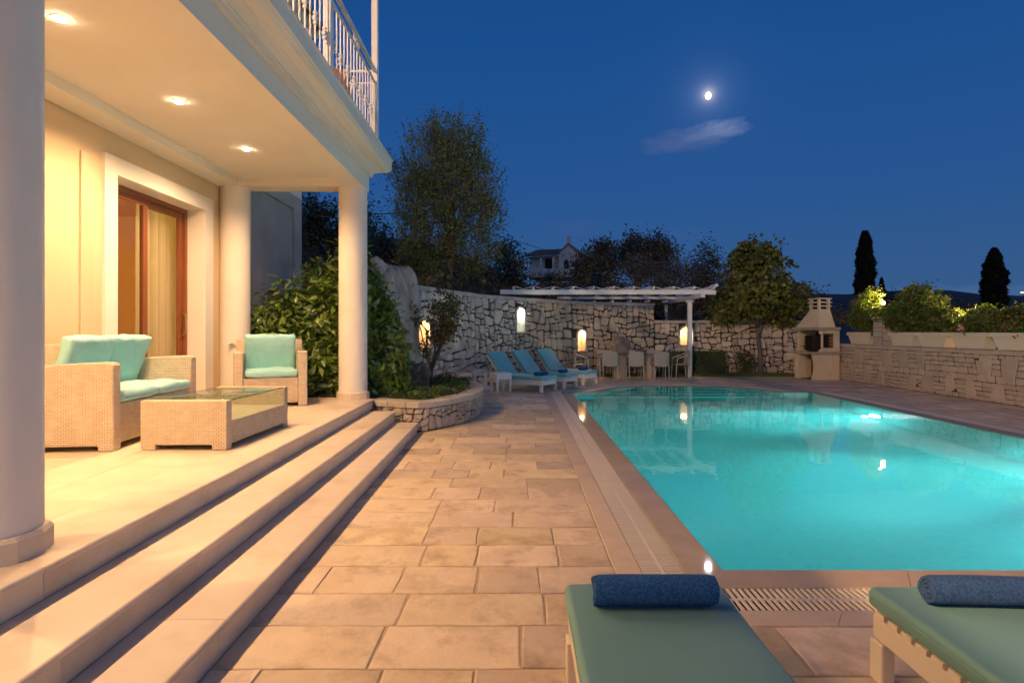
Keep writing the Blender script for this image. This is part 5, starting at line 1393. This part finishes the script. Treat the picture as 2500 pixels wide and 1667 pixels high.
# low plants and grass of the bed
gp = []
def bedpt():
    t = random.random(); s = BC.L*(.12+.85*t); p = Vector(BC.w(s, .40, -.25-random.random()**1.3*1.5)); return p
pts = np.array([tuple(bedpt()) for _ in range(900)]); k = RNG.integers(0, 900, 9000); C = pts[k]+RNG.normal(size=(9000, 3))*np.array([.05, .05, .03]); hgt = .05+.16*RNG.random(9000)*np.array([abs(noise.noise(Vector(p)*1.4))*2 for p in C]); C[:, 2] = .40+hgt
V, Fc = leaves(C, .045, .6, None, .6); o = link('ground_cover', npmesh('ground_cover', V, Fc, m_leafB)); tag(o, 'low leafy ground cover filling the curved planting bed', 'ground cover', kind='stuff')
n_ = 5000; B0 = np.array([tuple(bedpt()) for _ in range(n_)]); d = RNG.normal(size=(n_, 3))*np.array([.05, .05, 0]); h = RNG.uniform(.06, .17, n_)
w_ = RNG.normal(size=(n_, 3))*.004; w_[:, 2] = 0; T = B0+d; T[:, 2] = B0[:, 2]+h
V = np.stack([B0-w_, B0+w_, T], 1).reshape(-1, 3); Fc = np.arange(n_)[:, None]*3+np.array([[0, 1, 2]])
o = link('grass', npmesh('grass', V, Fc, m_leafB)); tag(o, 'grass blades between the low plants of the bed', 'grass', kind='stuff')
flower = [( -1.0, 10.6), (-.98, 11.3), (-1.3, 10.0)]

# grass strip and shrubs along the lower wall
MB().add([(1.6, 18.75, -.02), (10, 18.75, -.02), (10, 19.8, .05), (1.6, 19.8, .05)], [(0, 1, 2, 3)]).obj('lawn_soil', m_soil, kind='structure')
n_ = 26000; B0 = np.stack([RNG.uniform(2.0, 9.2, n_), 18.72+RNG.random(n_)*1.0, np.full(n_, -.01)], 1); d = RNG.normal(size=(n_, 3))*.03; h = RNG.uniform(.05, .13, n_)
w_ = np.zeros((n_, 3)); w_[:, 0] = .006; T = B0+d; T[:, 2] = B0[:, 2]+h
V = np.stack([B0-w_, B0+w_, T], 1).reshape(-1, 3); o = link('grass', npmesh('grass', V, np.arange(n_)[:, None]*3+np.array([[0, 1, 2]]), mat('grass_blade', (.07, .13, .02), (.12, .17, .03), rough=.6, island=.8))); tag(o, 'short green grass between the deck and the low wall', 'grass', kind='stuff')
def box_hedge(label, x0, x1, y0, y1, h):
    r = thing('box_hedge', label, 'hedge', ((x0+x1)/2, (y0+y1)/2, 0)); sx, sy = (x1-x0)/2, (y1-y0)/2
    MB().box(-sx+.05, sx-.05, -sy+.05, sy-.05, 0, h-.05).obj('core', m_leafD, r)
    n = 9000; C = RNG.uniform(-1, 1, (n, 3)); ax = RNG.integers(0, 3, n); sg = np.sign(RNG.normal(size=n))
    for a in range(3): C[ax == a, a] = sg[ax == a]
    C[:, 2] = np.where(ax == 2, 1, C[:, 2]); C = C*np.array([sx, sy, h/2])+np.array([0, 0, h/2])+RNG.normal(size=(n, 3))*.016
    V, Fc = leaves(C, .045, .6, None, .2); link('foliage', npmesh('foliage', V, Fc, m_leafB), r)
box_hedge('clipped square box hedge right of the pergola post', 5.88, 6.82, 18.85, 19.4, .78)
box_hedge('clipped box hedge behind the right end of the dining table', 4.75, 5.62, 18.9, 19.4, .78)
def shrub(name, label, base, ells, m, n, size, clump=.08, aspect=.5, flowers=None, nflow=0, up=.3, shell=.3, group=None):
    r = thing(name, label, 'shrub', base, 0, group); fo, cc = foliage('foliage', m, r, n, ells, size, clump, aspect, max(30, n//28), shell, up)
    mb = MB(); idx = RNG.choice(len(cc), min(14, len(cc)), replace=False)
    for i in idx: t = Vector(cc[i]); mb.tube([(t.x*.15, t.y*.3, -.02), (t.x*.55, t.y*.6, t.z*.5), t], 0, 5, rs=[.014, .010, .003])
    mb.obj('stem', m_bark, r, smooth=True)
    if flowers:
        C, o_, _ = blob_points(nflow*9, ells, .02, nflow, .85); V, Fc = leaves(C, size*.9, .8, o_, .2); link('flowers', npmesh('flowers', V, Fc, flowers), r)
    return r
m_pink = mat('pink_petal', (.70, .30, .32), rough=.6); m_oran = mat('orange_leaf', (.45, .13, .03), rough=.5, trans=.3)
shrub('flowering_shrub', 'loose low shrub with a few pink flowers between box hedge and tree', (7.55, 19.1, 0), [(0, 0, .35, .38, .3, .35), (.15, 0, .62, .2, .2, .22), (-.1, 0, .7, .15, .2, .2)], m_leafB, 2200, .05, flowers=m_pink, nflow=10)
# bushy tree in front of the low wall
tree('mulberry_tree', 'dense round-crowned tree behind the barbecue, in front of the low wall', 'tree', (8.05, 19.0, 0), [(-.2, 0, 3.1, 1.15, 1.0, 1.0), (.3, 0, 2.6, 1.15, 1.0, .7), (-.75, 0, 2.5, .85, .8, .65), (.75, .1, 2.3, .8, .8, .55), (-.1, 0, 3.9, .75, .7, .65), (-.6, 0, 3.6, .5, .5, .6), (.55, 0, 3.4, .55, .5, .6), (1.25, 0, 2.6, .45, .4, .4), (-1.2, 0, 2.1, .4, .5, .35)], m_leafM, 9500, .15, .13, 1.9, .07, (-.1, 0), .8, 330, .45, nl=22, up=.15)
# planter-box shrubs
yb_ = [(16.75, 'dense yellow-green shrub on the right wall next to the barbecue chimney', [(0, .1, .65, .35, .55, .75), (-.05, -.35, .75, .28, .35, .70), (.1, .5, .5, .3, .4, .5), (-.2, -.5, .25, .25, .35, .35)], 5200, m_leafO, 1.42),
       (15.55, 'drooping yellow-lit creeper over the stone pillar', [(0, .0, .55, .22, .5, .14), (-.15, -.1, .42, .16, .4, .12), (-.2, .1, .3, .12, .3, .2)], 1500, m_leafO, 1.55),
       (15.0, 'tall shrub lit from behind by a garden lamp, right of the stone pillar', [(.2, .0, .65, .45, .55, .75), (.15, -.6, .6, .4, .5, .60), (0, -.1, .25, .33, .7, .32), (.25, .25, 1.0, .25, .3, .35)], 6500, m_leafO, 1.40),
       (13.75, 'broad-leaved green shrub in the second planter box right of the pillar', [(0, 0, .28, .33, .58, .34), (.05, .2, .42, .25, .35, .22)], 2400, m_leafO, 1.40),
       (12.65, 'even-topped leafy shrub in the third planter box, with one pink flower head', [(0, 0, .26, .33, .60, .36), (.05, -.1, .38, .28, .5, .26)], 3600, m_leafO, 1.40),
       (11.5, 'shrub with orange-tinged leaves in the planter box at the right picture edge', [(0, 0, .28, .34, .62, .38), (.05, -.2, .45, .28, .35, .26)], 3600, m_leafO, 1.38),
       (10.3, 'leafy shrub in the planter box beyond the right picture edge', [(0, 0, .28, .34, .62, .36)], 2000, m_leafO, 1.38)]
for i, (y, lb, el_, n, m, z0) in enumerate(yb_):
    shrub('planter_shrub', lb, (10.25, y, z0), el_, m, int(n*1.7), .07 if i != 3 else .11, .05, .5, m_oran if i in (5,) else None, 40, up=.25, shell=.2)
o = link('flower_head', npmesh('flower_head', *leaves(RNG.normal(size=(40, 3))*.03, .05, .9), m_pink), None, (9.80, 12.62, 1.56)); tag(o, 'pink flower head hanging in front of the third planter box shrub', 'flower')
# garden lamps among the planter shrubs
def garden_lamp(label, loc, p, pole=.5):
    r = thing('garden_lamp', label, 'lamp', loc, 0, 'garden lamps behind the planter boxes')
    MB().lathe([(.04, -pole-.9), (.04, -.08), (.06, -.07), (.06, -.05)], 12).obj('pole', m_bark, r)
    MB().lathe([(.001, -.05), (.05, -.03), (.06, .01), (.04, .05), (.001, .06)], 14).obj('bulb', emis('garden_bulb', (1, .66, .30), 16), r, smooth=True)
    lamp('garden_light', 'POINT', (-.10, 0, .09), p, (1, .62, .28), r, shadow_soft_size=.06)
garden_lamp('bright garden lamp glowing behind the tall shrub right of the stone pillar', (10.48, 16.40, 2.30), P_GARDEN)
garden_lamp('garden lamp hidden behind the even-topped planter shrubs', (10.80, 13.2, 1.95), P_GARDEN*1.2)
garden_lamp('garden lamp behind the orange-tinged shrub beyond the right edge', (10.80, 11.0, 1.95), P_GARDEN*1.2)

# ---- trees behind the wall
def bg(name, label, px, ytop, wpx, Y, m, n, size, cat='tree', ybot=None, clump=.3, aspect=.5, shell=.45, group=None, rag=1.0, r=.12, up=.25):
    top = P(px, ytop, Y); s = Y/F; R = wpx*s/2; zb = P(px, ybot, Y).z if ybot else top.z-R*2.6; h = (top.z-zb)/2; cz = (top.z+zb)/2
    ells = [(0, 0, h*1.0, R*.72, R*.7, h*.8), (0, 0, h*1.45, R*.5, R*.5, h*.50)]
    for k in range(6): a = k*1.05+random.random(); ells.append((R*.55*math.cos(a), R*.4*math.sin(a), h*random.uniform(.5, 1.4), R*.42, R*.4, h*.35))
    root = thing(name, label, cat, (top.x, Y, zb), 0, group)
    fo, cc = foliage('crown', m, root, n, ells, size, clump, aspect, max(20, n//40), shell, up)
    mb = MB(); mb.tube([(0, 0, -2.5), (.05, 0, h*.3), (0, 0, h*.9)], 0, 7, rs=[r*1.3, r, r*.5])
    for i in RNG.choice(len(cc), 10, replace=False): t = Vector(cc[i]); mb.tube([(0, 0, h*random.uniform(.2, .7)), t*.6+Vector((0, 0, h*.25)), t], 0, 5, rs=[r*.4, r*.25, .02])
    mb.obj('trunk', m_bark, root, smooth=True)
    return root
# the big airy tree
bt = P(1092, 712, 22.0); Rr = 22.0/F
ells = []
for (px, py, rx, ry) in ((1060, 560, 80, 110), (1110, 420, 80, 100), (1060, 400, 75, 85), (1150, 470, 70, 90), (1010, 480, 55, 85), (1180, 560, 48, 90), (1085, 330, 45, 55), (1140, 370, 50, 60), (1000, 600, 40, 70), (1140, 620, 60, 70), (1060, 650, 40, 40), (975, 420, 25, 40)):
    q = P(px, py, 22.0)-bt; ells.append((q.x, random.uniform(-.6, .6), q.z, rx*Rr*1.08, rx*Rr*.85, ry*Rr*1.04))
r = thing('tall_tree', 'tall airy tree with upright twigs on the slope, highest of all behind the wall', 'tree', bt)
C, o_, cc = blob_points(36000, ells, .19, 900, .15); nr = o_*.4; 
V, Fc = leaves(C, .13, .30, None, .1); link('crown', npmesh('crown', V, Fc, m_leafT), r)
mb = MB(); mb.tube([(-.1, 0, -1.2), (0, 0, 0), (.12, 0, .9), (.25, 0, 1.9), (.2, 0, 3.2)], 0, 9, rs=[.16, .14, .12, .09, .05]); 
mb.obj('trunk', m_bark, r, smooth=True)
twl = []
mb = MB()
for k in range(70):
    t = Vector(cc[RNG.integers(len(cc))]); b0 = Vector((.1, 0, 1.0)).lerp(Vector((.22, 0, 3.0)), random.random()**1.2); m0 = b0.lerp(t, .5)+Vector((jit(.1), 0, -.15*(t-b0).length*.5)); mb.tube([b0, m0, t, t+(t-m0).normalized()*.5+Vector((0, 0, .25))], 0, 4, rs=[.035, .02, .010, .003])
# fine upright twigs outside the crown
for k in range(330):
    t = Vector(cc[RNG.integers(len(cc))]); d = Vector((t.x*.12+jit(.15), jit(.2), random.uniform(.35, .8))).normalized()*random.uniform(.35, .85); mb.tube([t, t+d*.6, t+d+Vector((jit(.04), 0, 0))], 0, 3, rs=[.008, .005, .002]); twl += [tuple(t+d*random.random()+Vector((jit(.04), jit(.04), jit(.04)))) for _ in range(26)]
mb.obj('branch', m_bark, r, smooth=True)
V, Fc = leaves(np.array(twl), .11, .28, None, .1); link('twig_leaves', npmesh('twig_leaves', V, Fc, m_leafT), r)
BGT = [
 ('dark_tree', 'dark tree rising behind the villa wing, left between the columns', 745, 452, 120, 24, m_leafD, 4200, .16, 700),
 ('dark_tree', 'dark brownish tree right of the villa wing, between wing and corner column', 800, 468, 130, 25, m_leafD, 4200, .16, 720),
 ('dark_tree', 'dark tree just right of the corner column, under the cornice end', 890, 470, 120, 26, m_leafR, 2600, .15, 700),
 ('dark_shrub', 'dark thicket left of the tall airy tree, behind the boulder', 940, 545, 150, 24, m_leafD, 4200, .15, 760),
 ('dark_shrub', 'dark brushwood at the foot of the tall airy tree, left side', 1020, 610, 130, 23, m_leafD, 2600, .12, 760),
 ('dark_shrub', 'dark bush behind the wall right of the tall tree\'s trunk', 1155, 625, 130, 24, m_leafD, 3800, .14, 760),
 ('dark_tree', 'rounded dark tree left of the white house on the hill', 1242, 576, 140, 30, m_leafD, 5200, .17, 760),
 ('dark_shrub', 'dark bush below the white house on the hill', 1350, 655, 140, 28, m_leafD, 3600, .15, 770),
 ('dark_shrub', 'small grey bush right of the white house', 1430, 600, 90, 31, m_leafD, 2600, .16, 720),
 ('oak_tree', 'left crown of the dark oak group on the skyline', 1478, 577, 80, 42, m_leafD, 2600, .24, 680),
 ('oak_tree', 'middle crown of the dark oak group on the skyline', 1550, 562, 95, 43, m_leafD, 3200, .24, 680),
 ('oak_tree', 'right crown of the dark oak group on the skyline', 1612, 570, 80, 42, m_leafD, 2800, .24, 680),
 ('dark_shrub', 'low dark bush under the oak group, behind the pergola', 1470, 655, 170, 27, m_leafD, 4200, .15, 770),
 ('willow_shrub', 'grey feathery shrub below the oak group, left one', 1560, 615, 110, 30, m_leafG, 3200, .16, 740),
 ('willow_shrub', 'grey feathery shrub below the oak group, right one', 1645, 622, 130, 30, m_leafG, 3400, .16, 740),
 ('dark_shrub', 'dark bush behind the step in the stone wall', 1625, 680, 120, 26, m_leafD, 3400, .14, 780),
 ('dark_tree', 'thin dark tree between the oak group and the bushy tree', 1722, 590, 85, 33, m_leafD, 2400, .17, 740),
 ('dark_shrub', 'dark bush behind the pergola\'s right end', 1715, 665, 130, 27, m_leafD, 3600, .15, 790),
 ('dark_shrub', 'dark bush behind the bushy tree and the chimney', 1960, 705, 130, 30, m_leafD, 3200, .16, 800),
 ('dark_tree', 'dark tree mass behind the bushy tree', 1800, 640, 150, 32, m_leafD, 3000, .17, 790),
 ('pine_tree', 'flat-topped dark pine between the two cypresses', 2248, 703, 75, 60, m_leafC, 1800, .3, 760),
 ('dark_tree', 'dark tree crowns low between first cypress and pine', 2190, 722, 90, 50, m_leafC, 2000, .28, 780),
 ('dark_tree', 'olive trees at the foot of the second cypress', 2370, 735, 110, 48, m_leafG, 2200, .25, 790),
]
for nm, lb, px, yt, wp, Y, m, n, sz, yb2 in BGT: bg(nm, lb, px, yt, wp, Y, m, n, sz, cat='shrub' if 'shrub' in nm or 'bush' in nm else 'tree', ybot=yb2, clump=.10+.006*Y, aspect=.30 if m is m_leafG else .5)
def cypress(label, px, yt, yb, wpx, Y, twin=False):
    top, bot = P(px, yt, Y), P(px, yb, Y); h = top.z-bot.z; R = wpx*Y/F/2; r = thing('cypress_tree', label, 'tree', (bot.x, Y, bot.z), 0, None)
    n = 12000; t = RNG.random(n)**.85; prof_ = R*np.minimum(1, (t*6)**.5)*np.clip((1-t)*2.6, 0, 1)**.55*(1-.12*t); a = RNG.uniform(0, 6.283, n)
    bulge = 1+.16*np.sin(a*3+t*17)+.12*np.sin(a*5-t*31); rr = prof_*bulge*RNG.uniform(.75, 1.08, n)
    C = np.stack([rr*np.cos(a), rr*np.sin(a), t*h], 1)
    if twin: C[:, 0] += np.where(t > .72, np.where(np.cos(a) > 0, .10, -.10)*h*.25*(t-.6), 0)
    V, Fc = leaves(C, .30, .35, None, 1.3); link('crown', npmesh('crown', V, Fc, m_leafC), r)
    MB().tube([(0, 0, -3), (0, 0, h*.8)], 0, 8, rs=[.25, .04]).obj('trunk', m_bark, r)
    MB().lathe([(R*.25, 0), (R*.8, h*.12), (R*.8, h*.45), (R*.55, h*.8), (.02, h*.97)], 12).obj('inner_foliage', m_leafC, r)
cypress('tall dark cypress with forked tip, left one of the two', 2112, 565, 770, 40, 45, True)
cypress('tapering dark cypress near the right picture edge', 2427, 606, 770, 48, 45)
# small conifer
r = thing('conifer', 'small spire-shaped conifer right beside the first cypress', 'tree', P(2152, 760, 48)); hh = (760-680)*48/F; n = 2600; t = RNG.random(n); a = RNG.uniform(0, 6.283, n); lay = .6+.4*np.abs(np.sin(t*22)); rr = (1-t)*.85*lay*RNG.uniform(.5, 1, n)
V, Fc = leaves(np.stack([rr*np.cos(a), rr*np.sin(a), t*hh], 1), .3, .3, None, .2); link('crown', npmesh('crown', V, Fc, m_leafC), r); MB().tube([(0, 0, -3), (0, 0, hh)], 0, 6, rs=[.12, .02]).obj('trunk', m_bark, r)
# undergrowth that closes the slope
n_ = 42000; C = np.zeros((n_, 3)); ss = RNG.random(n_)*.62+.16; rr = RNG.random(n_)**1.3*11+.3
for i in range(n_):
    p = TC.at(TC.L*ss[i])[0]; d = (p-C0).normalized(); q = p+d*rr[i]; k = min(max((4-q.x)/12, 0), 1); zb = 2.42 if p.x < 5 else 1.74
    C[i] = (q.x, q.y, zb+.21*rr[i]*k+.045*rr[i]*(1-k)+abs(noise.noise(Vector((q.x*.5, q.y*.5, 1))))*1.3*RNG.random()*min(rr[i]/1.5, 1))
V, Fc = leaves(C, .17, .4, None, .3); o = link('undergrowth', npmesh('undergrowth', V, Fc, m_leafD)); tag(o, 'dark tangled undergrowth on the slope behind the walls', 'undergrowth', kind='stuff')
# ---- white house on the hill
hx = P(1345, 655, 62); hb = thing('hill_house', 'white house with tiled gable roof and arched porch far up on the hill', 'house', (hx.x, 62, hx.z-1.0), -.30)
m_hw = mat('far_white_wall', (.55, .53, .52), rough=.9)
s62 = 62/F
MB().box(.9, 3.0, 0, 5, 0, 2.6).obj('wall', m_hw, hb)
MB().prism([(.9, 2.601), (3.0, 2.601), (1.95, 3.55)], 1, .001, 4.99).obj('gable', m_hw, hb)
MB().box(-2.6, .899, .6, 5, 0, 2.4).obj('wall', m_hw, hb)
MB().box(-2.4, .899, -.6, .599, 0, .9).obj('porch_parapet', m_hw, hb)
for x in (-1.0, .4): MB().box(x-.12, x+.12, -.55, -.35, .901, 2.3).obj('porch_post', m_hw, hb)
MB().box(-.8, .3, .55, .598, .9, 2.1).obj('doorway', m_dark, hb)
MB().prism([(.75, 2.45), (1.95, 3.52), (3.15, 2.45), (3.15, 2.58), (1.95, 3.68), (.75, 2.58)], 1, -.15, 5.2).obj('roof', m_tile, hb)
MB().add([(-2.9, -.8, 2.35), (.95, -.8, 2.35), (.95, 2.6, 3.45), (-2.4, 2.6, 3.45), (-2.9, -.8, 2.25), (.95, -.8, 2.25)], [(0, 1, 2, 3), (0, 4, 5, 1)]).obj('roof', m_tile, hb)
MB().box(1.55, 1.95, 1.2, 1.6, 3.2, 4.7, .03).obj('chimney', m_hw, hb)
MB().prism([(1.45, .9), (2.0, .9), (2.0, 1.6), (1.9, 1.82), (1.725, 1.9), (1.55, 1.82), (1.45, 1.6)], 1, -.012, -.001).obj('window', m_dark, hb)
MB().box(2.55, 2.75, -.012, -.001, 1.0, 1.5).obj('window', m_dark, hb)
# overhead wires
for k, (p, q) in enumerate((((905, 517, 30), (960, 519, 30)), ((1290, 596, 55), (1360, 616, 60)))):
    a, b = P(*p), P(*q); o = MB().tube([a-(b-a)*1.5, a.lerp(b, .5)-Vector((0, 0, .1)), b+(b-a)*.6], .025, 4).obj('power_cable', m_dark); tag(o, ('thin overhead cable crossing the sky right of the villa', 'thin overhead cable running down to the hill house')[k], 'cable')
# lights of far houses on the ridge
for i, (px, py) in enumerate(((2352, 730), (2358, 728), (2366, 729), (2372, 727), (2384, 725), (2392, 726), (2398, 724), (2496, 714))):
    q = P(px, py, 590); o = MB().box(-1.1, 1.1, -1, 1, -.6, .6).obj('distant_house', m_dot if i in (1, 3, 6, 7) else m_hw, None, q); tag(o, ('leftmost', 'second', 'third', 'fourth', 'fifth', 'sixth', 'seventh', 'rightmost')[i]+' of the eight tiny house specks along the far ridge', 'house', 'house specks on the far ridge')
# moon
o = MB().lathe([(math.sin(math.pi*k/16)*2.9+.001, -math.cos(math.pi*k/16)*3.5) for k in range(17)], 24).obj('moon', m_cloudlite, None, MD*700, smooth=True); tag(o, 'bright gibbous moon above the small cloud', 'moon')
print('objects', len(bpy.data.objects))
